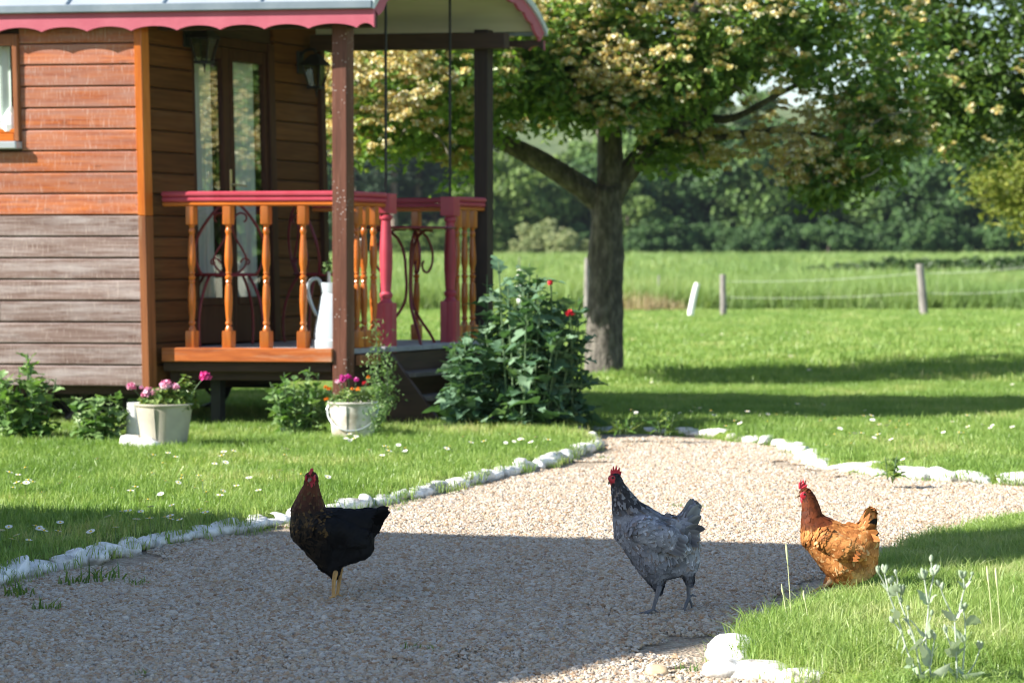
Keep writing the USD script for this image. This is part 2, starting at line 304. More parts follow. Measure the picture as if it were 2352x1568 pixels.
def sdist(x, y):
    """signed distance to the gravel: negative on it"""
    p = shapely.points(x, y)
    return np.where(shapely.contains(gravel_poly, p), -1, 1) * shapely.distance(gravel_poly.boundary, p)
def smooth(t): t = np.clip(t, 0, 1); return t * t * (3 - 2 * t)
def rise(y): return 1.12 * smooth((np.asarray(y, float) - 46) / 165.0) ** 0.9
def ground_z(x, y, sd=None):
    x, y = np.asarray(x, float), np.asarray(y, float)
    if sd is None: sd = sdist(x, y)
    n = meshkit.noise(np.stack([x * .9, y * .9, 0 * x], -1), 3) - .5
    return -0.05 + (LZ + 0.05) * smooth((sd + 0.02) / 0.10) + n * 0.02 * smooth(sd / .5) + rise(y)

def grid_mesh(xs, ys, z):
    X, Y = np.meshgrid(xs, ys)
    v = np.stack([X.ravel(), Y.ravel(), z(X.ravel(), Y.ravel())], 1)
    nx, ny = len(xs), len(ys)
    i = (np.arange(ny - 1)[:, None] * nx + np.arange(nx - 1)).ravel()
    f = np.vstack([np.stack([i, i + 1, i + nx + 1], 1), np.stack([i, i + nx + 1, i + nx], 1)])
    return trimesh.Trimesh(v, f, process=False)

def groundmat(name, ramp, scale, ramp2scale=60):
    n = {'g': ('geometry', {}), 'n': ('noise_texture', {'scale': scale, 'detail': 6.0, 'roughness': 0.65}), 'n2': ('noise_texture', {'scale': ramp2scale, 'detail': 3.0}),
         'm': ('mix_float', {'fac': 0.45}), 'r': ('rgb_ramp', {'ramp': ramp}), 'b': ('bump', {'strength': 1.0, 'distance': 0.02}), 'p': ('principled_bsdf', {'roughness': 0.9, 'specular_ior_level': 0.15})}
    return usdkit.material(stage, L(name), n, [('g.position', 'n.vector'), ('g.position', 'n2.vector'), ('n.fac', 'm.a'), ('n2.fac', 'm.b'), ('m.result', 'r.fac'), ('r.color', 'p.base_color'),
                                               ('n2.fac', 'b.height'), ('b.normal', 'p.normal')], surface='p.BSDF')
M_lawn = groundmat('lawn_ground', [(0.33, (0.08, 0.13, 0.022)), (0.5, (0.14, 0.20, 0.035)), (0.66, (0.24, 0.25, 0.08))], 1.3)
M_mead = groundmat('meadow_ground', [(0.30, (0.085, 0.16, 0.032)), (0.5, (0.14, 0.235, 0.05)), (0.70, (0.22, 0.29, 0.085))], 0.12, 2.0)
fine_x = np.r_[-60, -30, -18, -12, -8, -6, np.arange(-4.5, 4.51, 0.05), 6, 8, 12, 18, 30, 60]
fine_y = np.r_[-20, -8, 0, 3, np.arange(5, 17.01, 0.05), np.arange(17.5, 30, .5), np.arange(30, 49.1, 1.0)]
obj('lawn', grid_mesh(fine_x, fine_y, ground_z), M_lawn, smooth=True, kind='structure')
obj('meadow', grid_mesh(np.linspace(-320, 320, 81), np.r_[49.0, np.arange(52, 215, 4), 260, 330], lambda x, y: ground_z(x, y, np.full(len(x), 9.0))), M_mead, smooth=True, kind='structure')

# gravel: a bed and, on it, loose pebbles
n = {'g': ('geometry', {}), 'v': ('voronoi_texture', {'scale': 75.0}), 'n': ('noise_texture', {'scale': 2.2, 'detail': 5.0}), 'r': ('rgb_ramp', {'ramp': [(0.0, (0.24, 0.18, 0.13)), (0.4, (0.34, 0.27, 0.195)), (0.75, (0.40, 0.335, 0.255)), (1.0, (0.45, 0.39, 0.31))]}),
     's': ('separate_color', {}), 'b': ('bump', {'strength': 1.0, 'distance': 0.008}), 'hs': ('hsv', {}), 'mr': ('map_range', {'from_min': .3, 'from_max': .7, 'to_min': .8, 'to_max': 1.15}), 'p': ('principled_bsdf', {'roughness': 0.85})}
M_grav = usdkit.material(stage, L('gravel_bed'), n, [('g.position', 'v.vector'), ('g.position', 'n.vector'), ('v.color', 's.color'), ('s.r', 'r.fac'), ('r.color', 'hs.color'), ('n.fac', 'mr.value'), ('mr.result', 'hs.value'),
                                                     ('hs.color', 'p.base_color'), ('v.distance', 'b.height'), ('b.normal', 'p.normal')], surface='p.BSDF')
def gravel_z(x, y): return 0.012 * (meshkit.fbm(np.stack([np.asarray(x) * 1.6, np.asarray(y) * 1.6, 0 * np.asarray(x)], -1), 3, 5) - .5)
gxs, gys = np.arange(-3.2, 4.6, 0.08), np.arange(5.0, 16.6, 0.08)
gm = grid_mesh(gxs, gys, gravel_z)
c = gm.triangles_center
gm.update_faces(sdist(c[:, 0], c[:, 1]) < 0.07); gm.remove_unreferenced_vertices()
path_prim = obj('gravel_path', gm, M_grav, smooth=True, kind='structure')

M_peb = usdkit.material(stage, L('pebbles'), {'g': ('attribute', {'attribute': 'tint'}), 'oi': ('object_info', {}), 'ad': ('math', {'math_type': 'add'}), 'fr': ('math', {'math_type': 'fraction'}),
    'r': ('rgb_ramp', {'ramp': [(0.0, (0.23, 0.14, 0.08)), (0.12, (0.35, 0.24, 0.145)), (0.3, (0.385, 0.305, 0.213)), (0.5, (0.415, 0.352, 0.275)), (0.7, (0.455, 0.405, 0.338)), (0.88, (0.50, 0.465, 0.41)), (0.94, (0.27, 0.245, 0.225)), (1.0, (0.38, 0.24, 0.14))]}),
    'p': ('principled_bsdf', {'roughness': 0.6})}, [('g.fac', 'ad.value1'), ('oi.random', 'ad.value2'), ('ad.value', 'fr.value1'), ('fr.value', 'r.fac'), ('r.color', 'p.base_color')], surface='p.BSDF')
def pebble(rng, r):
    m = trimesh.creation.icosahedron()
    v = m.vertices * (1 + rng.uniform(-.22, .22, (12, 1))) * r * np.array([rng.uniform(.9, 1.45), rng.uniform(.75, 1.05), rng.uniform(.5, .75)])
    a = rng.uniform(0, 2 * PI); R = trimesh.transformations.euler_matrix(rng.normal(0, .35), rng.normal(0, .35), a)[:3, :3]
    return v @ R.T, m.faces
def patch(seed, R, count):
    rng = np.random.default_rng(seed); vs, fs, k = [], [], 0
    for i in range(count):
        r = float(np.clip(rng.lognormal(math.log(.0040), .36), .0020, .012))
        rr, a = R * math.sqrt(rng.uniform()), rng.uniform(0, 2 * PI)
        v, f = pebble(rng, r)
        vs.append(v + [rr * math.cos(a), rr * math.sin(a), r * .25]); fs.append(f + k); k += len(v)
    return toned(trimesh.Trimesh(np.vstack(vs), np.vstack(fs), process=False), 12, seed)
rng = np.random.default_rng(11)
step, pts = 0.155, []
for j, y in enumerate(np.arange(5.4, 15.9, step * .87)):
    for x in np.arange(-.26 * y - .3, .26 * y + .3, step):
        pts.append((x + (j % 2) * step / 2 + rng.normal(0, .02), y + rng.normal(0, .02)))
pts = np.array(pts)
_sd = sdist(pts[:, 0], pts[:, 1])
pts = pts[(_sd < 0.05) & ((_sd < -.22) | (meshkit.noise(np.column_stack([pts * 2.2, 0 * _sd]), 51) < .52))]
npt = len(pts)
scatter('pebbles', [('pebble_patch', patch(40 + k, .13, 720), M_peb, False) for k in range(6)], np.column_stack([pts, gravel_z(pts[:, 0], pts[:, 1]) + .006]), np.ones(npt), rng.uniform(0, 2 * PI, npt), rng.integers(0, 6, npt),
        label='loose beige and brown pebbles covering the path', cat='gravel')

# ---------------------------------------------------------------- border stones, each one a thing
def stone_mesh(rng, lx, ly, lz):
    m = trimesh.creation.icosphere(2)
    p = m.vertices.copy()
    d = 1 + .55 * (meshkit.noise(p * 1.15 + rng.uniform(0, 50, 3), 7) - .5) + .22 * (meshkit.noise(p * 2.6 + rng.uniform(0, 50, 3), 9) - .5)
    q = np.sign(p) * np.abs(p) ** .82
    m.vertices = q * d[:, None] * np.array([lx, ly, lz]) / 2
    return m
def resample(line, step_lo, step_hi, rng):
    line = np.asarray(line); s = np.r_[0, np.cumsum(np.linalg.norm(np.diff(line, axis=0), axis=1))]
    at, out = 0.0, []
    while at < s[-1]:
        l = rng.uniform(step_lo, step_hi)
        a, b = [np.array([np.interp(t, s, line[:, k]) for k in (0, 1)]) for t in (at, min(at + l, s[-1]))]
        out.append(((a + b) / 2, math.atan2(*(b - a)[::-1]), l)); at += l * .86
    return out
def stone_row(line, lo, hi, wide, high, label, group, seed, labels=None):
    rng = np.random.default_rng(seed)
    for i, (c_, ang, l) in enumerate(resample(line, lo, hi, rng)):
        h = high * rng.uniform(.75, 1.25)
        m = stone_mesh(rng, l * 1.22, wide * rng.uniform(.75, 1.25), h)
        m.apply_transform(trimesh.transformations.euler_matrix(rng.normal(0, .12), rng.normal(0, .10), ang + rng.normal(0, .35)))
        m.apply_translation([c_[0] + rng.normal(0, .008), c_[1] + rng.normal(0, .008), h * .34])
        obj('border_stone', m, M_stone, smooth=True, label=label, cat='stone', group=group)
stone_row(gp([(-60, 1362), (0, 1340), (100, 1316), (200, 1297), (330, 1262), (440, 1243), (560, 1221), (660, 1203), (830, 1171), (900, 1157), (1000, 1136), (1120, 1106), (1250, 1073), (1330, 1047), (1368, 1028)], .0), .085, .175, .088, .066,
          'white painted stone in the long curved row edging the left lawn', 'white stones along the left lawn', 5)
stone_row(gp([(1368, 1028), (1345, 1012), (1318, 1004)], .0), .09, .14, .10, .06, 'white painted stone at the tip of the left lawn beside the bush', 'white stones at the tip of the left lawn', 6)
stone_row(gp([(1325, 994), (1420, 997), (1480, 996), (1530, 999)], .0), .10, .20, .09, .05, 'small white stone half hidden by weeds at the far end of the path', 'white stones at the far end of the path', 7)
stone_row(gp([(1545, 999), (1590, 1000), (1700, 1012), (1800, 1028), (1845, 1046), (1876, 1072), (1930, 1084), (1990, 1090), (2015, 1093)], .0), .16, .30, .105, .058, 'white painted stone along the bend of the far right lawn edge', 'white stones along the bend of the right lawn', 8)
stone_row(gp([(2060, 1098), (2100, 1104), (2200, 1110), (2352, 1118), (2480, 1130)], .0), .15, .26, .105, .072, 'white painted stone in the row right of the weed gap, edging the right lawn', 'white stones along the right lawn', 9)
for (px, py, lx, ly, lz, lab) in ((1700, 1522, .19, .15, .09, 'large rounded white stone at the near corner of the front right grass'), (1668, 1556, .11, .10, .06, 'smaller white stone in front of the large corner stone'), (1752, 1560, .19, .11, .06, 'flat white stone at the bottom edge of the grass, right of the corner stone'), (1858, 1572, .17, .10, .05, 'white stone cut by the bottom of the view under the front right grass')):
    rng = np.random.default_rng(int(px)); m = stone_mesh(rng, lx, ly, lz); m.apply_transform(trimesh.transformations.euler_matrix(0, .05, rng.normal(0, .3))); m.apply_translation(G(px, py) + [0, 0, lz * .3])
    obj('border_stone', m, M_stone, smooth=True, label=lab, cat='stone')
m = stone_mesh(np.random.default_rng(3), .055, .045, .03); m.apply_translation(G(1510, 1552) + [0, 0, .012])
obj('loose_stone', m, plain('tan_stone', (.45, .33, .20), .7, color2=(.52, .40, .27), scale=20), smooth=True, label='tan pebble larger than the rest at the bottom of the gravel', cat='stone')

# ---------------------------------------------------------------- grass
M_gr = leafy('lawn_blades', [(0.0, (0.085, 0.170, 0.032)), (0.3, (0.15, 0.262, 0.052)), (0.6, (0.235, 0.352, 0.086)), (0.8, (0.345, 0.43, 0.135)), (0.93, (0.50, 0.47, 0.22)), (1.0, (0.46, 0.43, 0.22))], trans=.34, rough=.42, tcol=(1.15, 1.2, .6), patch=1.1)
M_tall = leafy('long_blades', [(0.0, (0.11, 0.21, 0.04)), (0.35, (0.20, 0.32, 0.07)), (0.65, (0.31, 0.41, 0.12)), (0.85, (0.45, 0.50, 0.22)), (1.0, (0.60, 0.56, 0.34))], trans=.36, rough=.4, tcol=(1.1, 1.15, .65), patch=2.2)
M_mgr = leafy('meadow_blades', [(0.0, (0.105, 0.19, 0.055)), (0.4, (0.17, 0.275, 0.078)), (0.75, (0.25, 0.345, 0.115)), (1.0, (0.40, 0.41, 0.18))], trans=.35, rough=.5, patch=.15)
M_dry = leafy('dry_blades', [(0.0, (0.22, 0.16, 0.09)), (0.5, (0.36, 0.28, 0.16)), (0.8, (0.46, 0.38, 0.24)), (1.0, (0.20, 0.24, 0.08))], trans=.25, rough=.6)
def tuft(seed, count, R, h, w, lean=.5, segs=2):
    rng = np.random.default_rng(seed)
    rr, a = R * np.sqrt(rng.uniform(size=count)), rng.uniform(0, 2 * PI, count)
    bx, by = rr * np.cos(a), rr * np.sin(a)
    H = h * rng.uniform(.45, 1.25, count); la = rng.uniform(0, 2 * PI, count); le = np.abs(rng.normal(0, lean, count))
    fa = rng.uniform(0, 2 * PI, count); W = w * rng.uniform(.6, 1.3, count)
    vs, fs = [], []
    side = np.stack([np.cos(fa), np.sin(fa), 0 * fa], 1)
    for s in range(segs + 1):
        t = s / segs
        off = H * le * t ** 1.8
        c_ = np.stack([bx + np.cos(la) * off, by + np.sin(la) * off, H * t * (1 - .3 * np.minimum(le, 1.2) * t) - .01 * (s == 0)], 1)
        if s < segs:
            k = W * (1 - .55 * t ** 1.5) / 2
            vs += [c_ - side * k[:, None], c_ + side * k[:, None]]
        else: vs += [c_]
    v = np.stack(vs, 1); nv = v.shape[1]; base = np.arange(count)[:, None] * nv
    f = []
    for s in range(segs - 1): f += [[2*s, 2*s+1, 2*s+3], [2*s, 2*s+3, 2*s+2]]
    f += [[2*segs-2, 2*segs-1, 2*segs]]
    f = (base[:, :, None] + np.array(f)[None]).reshape(-1, 3)
    return toned(trimesh.Trimesh(v.reshape(-1, 3), f, process=False), nv, seed)
def spread(y0, y1, dens, seed, half=.225, pad=1.3):
    rng = np.random.default_rng(seed)
    n = int(dens * (half * (y1**2 - y0**2) + 2 * pad * (y1 - y0)))
    y = np.sqrt(rng.uniform(y0**2, y1**2, n)); x = rng.uniform(-1, 1, n) * (half * y + pad)
    return x, y, rng
def lay(name, protos, x, y, rng, smin, smax, keep=None, z=None, tilt=.12, hs=None, **kw):
    sd = sdist(x, y)
    ok = sd > .015 if keep is None else keep(x, y, sd)
    x, y, sd = x[ok], y[ok], sd[ok]; n = len(x)
    zz = ground_z(x, y, sd) if z is None else z(x, y)
    patchy = .75 + .6 * meshkit.fbm(np.stack([x * .7, y * .7, 0 * x], -1), 3, 21)
    s = rng.uniform(smin, smax, n)[:, None] * np.column_stack([np.ones(n), np.ones(n), patchy])
    if hs is not None: s[:, 2] *= hs(x, y)
    scatter(name, protos, np.column_stack([x, y, zz]), s, rng.uniform(0, 2 * PI, n), rng.integers(0, len(protos), n), tiltx=rng.normal(0, tilt, n), tilty=rng.normal(0, tilt, n), **kw)
def front_right(x, y): return (x > .3) & (y < 9.95) & (y < 10.2 + 0 * x)
lawn_protos = [('tuft', tuft(100 + k, 70, .10, .044, .0034, .7), M_gr, False) for k in range(5)]
x, y, rg = spread(5.8, 20, 190, 31)
lay('lawn_grass', lawn_protos, x, y, rg, .7, 1.15, keep=lambda x, y, sd: (sd > .015) & ~front_right(x, y), label='short mown lawn grass around the caravan and path', cat='grass')
x, y, rg = spread(20, 49.5, 42, 32, .235)
lay('lawn_grass', [('tuft', tuft(110 + k, 60, .2, .055, .0085, .55), M_gr, False) for k in range(4)], x, y, rg, .8, 1.25, label='mown lawn grass behind the caravan out to the fence', cat='grass')
x, y, rg = spread(5.4, 10, 520, 33)
lay('tall_grass', [('tuft', tuft(120 + k, 70, .085, .058, .0024, .75, 3), M_tall, False) for k in range(5)], x, y, rg, .7, 1.2, keep=lambda x, y, sd: (sd > .0) & front_right(x, y), hs=lambda x, y: np.where((y < 6.05) & (x > .78), .32, np.where(y < 7.0, .95, .62)), label='longer bright grass at the front right below the brown hen', cat='grass')
x, y, rg = spread(49, 66, 20, 34, .24, 3)
lay('meadow_grass', [('tuft', tuft(130 + k, 70, .35, .50, .016, .4), M_mgr, False) for k in range(4)], x, y, rg, .7, 1.25, label='tall green meadow grass just beyond the fence', cat='grass')
x, y, rg = spread(66, 200, 2.2, 35, .24, 8)
lay('meadow_grass', [('tuft', tuft(140 + k, 70, .9, .42, .05, .4), M_mgr, False) for k in range(4)], x, y, rg, .7, 1.3, label='open green meadow running up to the wood', cat='grass')

# ================================================================ THE CARAVAN
TH, YF, PHI, UC = math.radians(26), 14.8, math.radians(8), -2.228       # the porch side runs 26 degrees off the view; the front is turned 8 degrees to the sun
_ct, _st, _c, _s = math.cos(TH), math.sin(TH), math.cos(PHI), math.sin(PHI)
def amat(lean): return np.array([[_c, _st, -lean, lean * .31 + UC * (1 - _c)], [-_s, _ct, 0, YF + UC * _s], [0, 0, 1, 0], [0, 0, 0, 1.0]])
A0, AL = amat(0.0), amat(0.02)
def P(u, v, z, lean=0.0): return np.array([UC + (u - UC) * _c + v * _st - lean * (z - .31), YF - (u - UC) * _s + v * _ct, z])
def uq(px, v=0.0):
    k = (px - 1176) / FPX
    return UC + (k * (YF + v * _ct) - UC - v * _st) / (_c + k * _s)
def vq(px, u):
    k, d = (px - 1176) / FPX, u - UC
    return (UC + d * _c - k * (YF - d * _s)) / (k * _ct - _st)
up = uq                                                       # the front plane
def W(m, A=A0):
    m = m.copy(); m.apply_transform(A); return m
ct = thing('caravan', 'wooden gypsy style caravan with rose red scalloped eaves and a railed porch', 'caravan')
ZB, PH = 0.309, 0.13
def plank(u0, u1, v, k, A=AL, axis='u', h=PH, z0=None):
    """one board: chamfered edges, a dark joint left below and above"""
    z = ZB + k * PH if z0 is None else z0
    c, t = .006, .022
    sec = np.array([(0, z + .004), (-t + c, z + .004), (-t, z + .004 + c), (-t + .001, z + h - .005 - c), (-t + c, z + h - .004), (0, z + h - .004)])
    vs = []
    for e in (u0, u1):
        for d, zz in sec: vs.append((e, v + d, zz) if axis == 'u' else (v - d, e, zz))
    return W(trimesh.convex.convex_hull(np.array(vs)), A)
rng = np.random.default_rng(77)
# front wall: a backing panel carries its boards
WU = up(54) + .042
fw = obj('front_wall', W(cat(box((-7.2, .0, ZB + .01), (UC - .005, .05, 1.80)), box((-7.2, .0, 2.45), (UC - .005, .05, 2.58)), box((-7.2, .0, 1.80), (WU - .86, .05, 2.45)), box((WU - .002, .0, 1.80), (UC - .005, .05, 2.45))), AL), M_dark, ct)                                           # right edge of the window frame
for k in range(17):
    z = ZB + k * PH
    cuts = {3: up(8), 11: up(60)}.get(k)
    segs = [(-7.2, cuts - .002), (cuts + .002, UC - .0)] if cuts is not None else [(-7.2, UC)]
    if z + PH > 1.80 and z < 2.45: segs = [(-7.2, WU - .86), (WU, UC)]
    for a, b in segs:
        obj('plank', plank(a, b, -.001, k), M_var if k >= 8 else M_wea, fw)
# window
wn = obj('window', W(cat(cbox((WU - .036, -.045, 1.80), (WU - .004, .0, 2.45)), cbox((WU - .86, -.045, 1.80), (WU - .79, .0, 2.45)), cbox((WU - .79, -.040, 2.38), (WU - .0365, .0, 2.45))), AL), M_brd, ct)
obj('rail', W(cat(cbox((WU - .79, -.043, 1.80), (WU - .0365, .0, 1.845)), cbox((WU - .79, -.034, 1.847), (WU - .0365, .0, 1.875))), AL), M_honh, wn)
obj('sill', W(cbox((WU - .9, -.085, 1.752), (WU + .0, -.004, 1.797), .006), AL), M_zinc, wn)
obj('pane', W(trimesh.Trimesh([(WU - .79, -.016, 1.87), (WU - .0365, -.016, 1.87), (WU - .0365, -.016, 2.38), (WU - .79, -.016, 2.38)], [[0, 1, 2], [0, 2, 3]], process=False), AL), M_pane, wn)
cu = np.linspace(WU - .79, WU - .10, 60); cv = .035 + .010 * np.sin(np.arange(60) * .9)
obj('curtain', W(trimesh.Trimesh(np.array([(a, b, z) for z in (1.85, 2.38) for a, b in zip(cu, cv)]), [[i, i + 1, i + 61] for i in range(59)] + [[i, i + 61, i + 60] for i in range(59)], process=False), AL), M_curt, wn)
obj('ornament', W(cat(lathe([(0, 1.86), (.05, 1.86), (.055, 1.90), (.04, 1.96), (.018, 2.0), (0, 2.02)], 12, (WU - .085, .012, 0)), lathe([(0, 1.86), (.03, 1.86), (.03, 1.93), (0, 1.94)], 10, (WU - .15, .01, 0))), AL), M_whit, wn)
# corner boards: the lower half has lost its varnish
for nm, z0, z1, mt in (('corner_board', .302, 1.343, M_brd), ('corner_board', 1.346, 2.56, M_hon)):
    obj(nm, W(cbox((UC + .0, -.034, z0), (UC + .046, .05, z1), .003), AL), mt, ct)
obj('corner_board', W(cbox((UC + .002, 2.09, .302), (UC + .05, 2.15, 2.56), .003), AL), M_door, ct)
# end wall and its boards, door between
ew = obj('end_wall', W(cat(box((UC - .05, .05, ZB + .01), (UC, .54, 2.70)), box((UC - .05, 1.54, ZB + .01), (UC, 2.13, 2.70)), box((UC - .05, .54, 2.50), (UC, 1.54, 2.70))), AL), M_dark, ct)
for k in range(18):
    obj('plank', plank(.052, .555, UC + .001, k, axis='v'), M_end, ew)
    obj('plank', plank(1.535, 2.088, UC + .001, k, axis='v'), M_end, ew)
# far wall, floor, closed left end
obj('far_wall', W(box((-7.2, 2.10, ZB), (UC - .06, 2.14, 2.58)), AL), M_dark, ct)
obj('left_end_wall', W(box((-7.25, .0, ZB), (-7.21, 2.14, 2.58)), AL), M_dark, ct)
obj('floor', W(box((-7.2, .052, ZB - .05), (UC - .06, 2.09, ZB + .03))), M_dark, ct)
# glazed double door
dr = obj('door', W(cat(cbox((UC - .05, .557, .545), (UC + .02, .592, 2.50)), cbox((UC - .05, 1.46, .545), (UC + .03, 1.532, 2.50)), cbox((UC - .05, .592, 2.44), (UC + .02, 1.46, 2.50))), AL), M_door, ct)
for a, b in ((.594, 1.005), (1.008, 1.458)):
    gl0, gl1 = (a + .012, b - .085) if a < .7 else (a + .045, b - .035)
    lf = obj('door_leaf', W(cat(cbox((UC - .035, a, .55), (UC + .012, gl0, 2.438)), cbox((UC - .035, gl1, .55), (UC + .012, b, 2.438)), cbox((UC - .033, gl0, 2.36), (UC + .010, gl1, 2.438)), cbox((UC - .033, gl0, .55), (UC + .006, gl1, .79)), cbox((UC - .03, gl0, .79), (UC + .012, gl1, .84))), AL), M_door, ct)
    obj('pane', W(trimesh.Trimesh([(UC - .010, gl0, .84), (UC - .010, gl1, .84), (UC - .010, gl1, 2.36), (UC - .010, gl0, 2.36)], [[0, 1, 2], [0, 2, 3]], process=False), AL), M_pane, lf)
    cv = np.linspace(gl0 - .005, gl1 - (.02 if a < .7 else .01), 50); cu = UC - .06 + .010 * np.sin(np.arange(50) * 1.1)
    obj('curtain', W(trimesh.Trimesh(np.array([(a_, b_, z) for z in (.84, 2.36) for a_, b_ in zip(cu, cv)]), [[i, i + 1, i + 51] for i in range(49)] + [[i, i + 51, i + 50] for i in range(49)], process=False), AL), M_curt, lf)
hd = cat(W(cbox((UC + .012, .975, 1.44), (UC + .02, 1.0, 1.66)), AL), W(tube([(UC + .02, .987, 1.56), (UC + .055, .987, 1.56), (UC + .06, 1.02, 1.56), (UC + .06, 1.09, 1.555)], .008, 8), AL))
obj('door_handle', hd, plain('brass_handle', (.55, .45, .25), .3, metallic=.8), ct)
# wall lanterns either side of the door
for v, z in ((.50, 2.50), (1.86, 2.43)):
    cx = UC + .135
    fr = []
    top, bot, hw, hb = z - .045, z - .185, .060, .034
    for i, j in ((-1, -1), (-1, 1), (1, 1), (1, -1)):
        fr.append(tube([P(cx + i * hw, v + j * hw, top, .02), P(cx + i * hb, v + j * hb, bot, .02)], .006, 6))
    fr += [W(trimesh.convex.convex_hull(np.array([(cx + i * (hw + .012), v + j * (hw + .012), top) for i in (-1, 1) for j in (-1, 1)] + [(cx + i * .02, v + j * .02, top + .075) for i in (-1, 1) for j in (-1, 1)])), AL),
           W(cbox((cx - hb - .01, v - hb - .01, bot - .018), (cx + hb + .01, v + hb + .01, bot), .003), AL),
           tube([P(cx, v, bot - .018, .02), P(cx, v, bot - .075, .02)], np.array([.010, .003]), 6), tube([P(cx, v, top + .07, .02), P(cx, v, top + .10, .02)], .008, 6),
           tube(spline([P(UC + .02, v, z - .02, .02), P(UC + .07, v, z + .055, .02), P(cx, v, z + .06, .02)], 10), .010, 6), W(cbox((UC + .02, v - .04, z - .10), (UC + .035, v + .04, z + .05), .005), AL)]
    ln = obj('wall_lantern', cat(*fr), M_blk, ct)
    g = trimesh.convex.convex_hull(np.array([(cx + i * (hw - .006), v + j * (hw - .006), top - .002) for i in (-1, 1) for j in (-1, 1)] + [(cx + i * (hb - .005), v + j * (hb - .005), bot + .002) for i in (-1, 1) for j in (-1, 1)]))
    obj('lantern_glass', W(g, AL), M_lant, ln)
# roof: barrel of zinc panels
UE = uq(860, -.115)
prof = spline([(-.13, 2.60), (-.02, 2.70), (.20, 2.83), (.55, 2.935), (1.075, 2.985), (1.6, 2.935), (1.95, 2.845), (2.17, 2.73), (2.28, 2.635)], 33)
def sheet(u0, u1, pr, t):
    pr = np.asarray(pr); n_ = len(pr)
    v = np.array([(u, a, b + o) for u in (u0, u1) for o in (0, -t) for a, b in pr])
    f, I = [], lambda e, o, i: (e * 2 + o) * n_ + i
    for i in range(n_ - 1):
        for o, flip in ((0, 0), (1, 1)):
            q_ = [I(0, o, i), I(1, o, i), I(1, o, i + 1), I(0, o, i + 1)]
            if flip: q_ = q_[::-1]
            f += [q_[:3], [q_[0], q_[2], q_[3]]]
        for e in (0, 1):
            q_ = [I(e, 0, i), I(e, 0, i + 1), I(e, 1, i + 1), I(e, 1, i)]
            if e: q_ = q_[::-1]
            f += [q_[:3], [q_[0], q_[2], q_[3]]]
    for i in (0, n_ - 1):
        q_ = [I(0, 0, i), I(0, 1, i), I(1, 1, i), I(1, 0, i)]
        f += [q_[:3], [q_[0], q_[2], q_[3]]]
    m = trimesh.Trimesh(v, f, process=False); m.fix_normals(); return m
pin = prof[(prof[:, 0] > -.085) & (prof[:, 0] < 2.235)]
rf = obj('roof', W(sheet(-7.3, UE - .035, pin + [0, -.03], .035)), M_ceil, ct, smooth=30)
us = [UE - .005] + [up(x) for x in (625, 403, 183)] + [up(183) - .58 * k for k in range(1, 11)]
for b, a in zip(us[:-1], us[1:]):
    s = sheet(a + .004, b - .004, prof, .012)
    seam = sheet(a - .010, a + .004, prof + [0, .022], .034)
    obj('roof_panel', cat(W(s), W(seam)), M_zinc, rf, smooth=30)
obj('eave_edge', W(cat(cbox((-7.3, -.142, 2.563), (UE, -.114, 2.612), .006), cbox((-7.3, 2.264, 2.60), (UE, 2.292, 2.648), .006))), M_gut, rf)
# scalloped boards: front, far side, and bent round the porch end
def scallops(u_tips, z_tip, z_top, depth):
    low = []
    for a, b in zip(u_tips[:-1], u_tips[1:]):
        for t in np.linspace(0, 1, 15)[:-1]:
            low.append((a + (b - a) * t, z_tip + depth * (1 - (2 * t - 1) ** 2) ** .8))
    low.append((u_tips[-1], z_tip))
    return sg.Polygon(low + [(u_tips[-1], z_top), (u_tips[0], z_top)])
tips = [uq(x, -.115) for x in (860, 820.6, 710, 609, 508, 409, 304, 203, 99, -3)]
tips = tips[::-1]; tips = [tips[0] - .268 * k for k in range(14, 0, -1)] + tips
def board(v0, t, zt):
    m = prism(scallops(tips, zt, 2.566, .028), t)
    m.vertices = m.vertices[:, [0, 2, 1]] * [1, 1, 1] + [0, v0, 0]; m.invert()
    return W(m)
tips[-1] = tips[-1]
obj('scalloped_eave_board', board(-.115, .020, 2.452), M_red, ct)
fb = board(2.245, .020, 2.50); obj('scalloped_eave_board', fb, M_red, ct)
obj('eave_backing', board(2.221, .022, 2.502), M_dark, ct)  # dark layer added behind the far red board, painting its inner face as shaded
ps = spline(np.column_stack([prof[:, 0], prof[:, 1]]), 161)
sl = np.r_[0, np.cumsum(np.linalg.norm(np.diff(ps, axis=0), axis=1))]
tn = np.gradient(ps, axis=0); tn /= np.linalg.norm(tn, axis=1, keepdims=True); nr = np.stack([tn[:, 1], -tn[:, 0]], 1)
dep = .105 + .018 * np.abs(np.sin(sl / .16 * PI))
top_, bot_ = ps + nr * .012, ps + nr * dep[:, None]
vv, ff = [], []
for u in (UE - .024, UE - .004):
    vv += [(u, a, b) for a, b in top_] + [(u, a, b) for a, b in bot_]
N = len(ps)
for i in range(N - 1):
    for e in (0, 2):
        q_ = [e * N + i, e * N + i + 1, (e + 1) * N + i + 1, (e + 1) * N + i]
        ff += [q_[:3], [q_[0], q_[2], q_[3]]]
    for o in (0, 1):
        q_ = [o * N + i, o * N + i + 1, (o + 2) * N + i + 1, (o + 2) * N + i]
        ff += [q_[:3], [q_[0], q_[2], q_[3]]]
m = trimesh.Trimesh(vv, ff, process=False); m.fix_normals()
obj('scalloped_gable_board', W(m), M_red, ct)
obj('gable_edge', W(sheet(UE - .004, UE + .012, prof + [0, .012], .05)), M_zinc, rf)
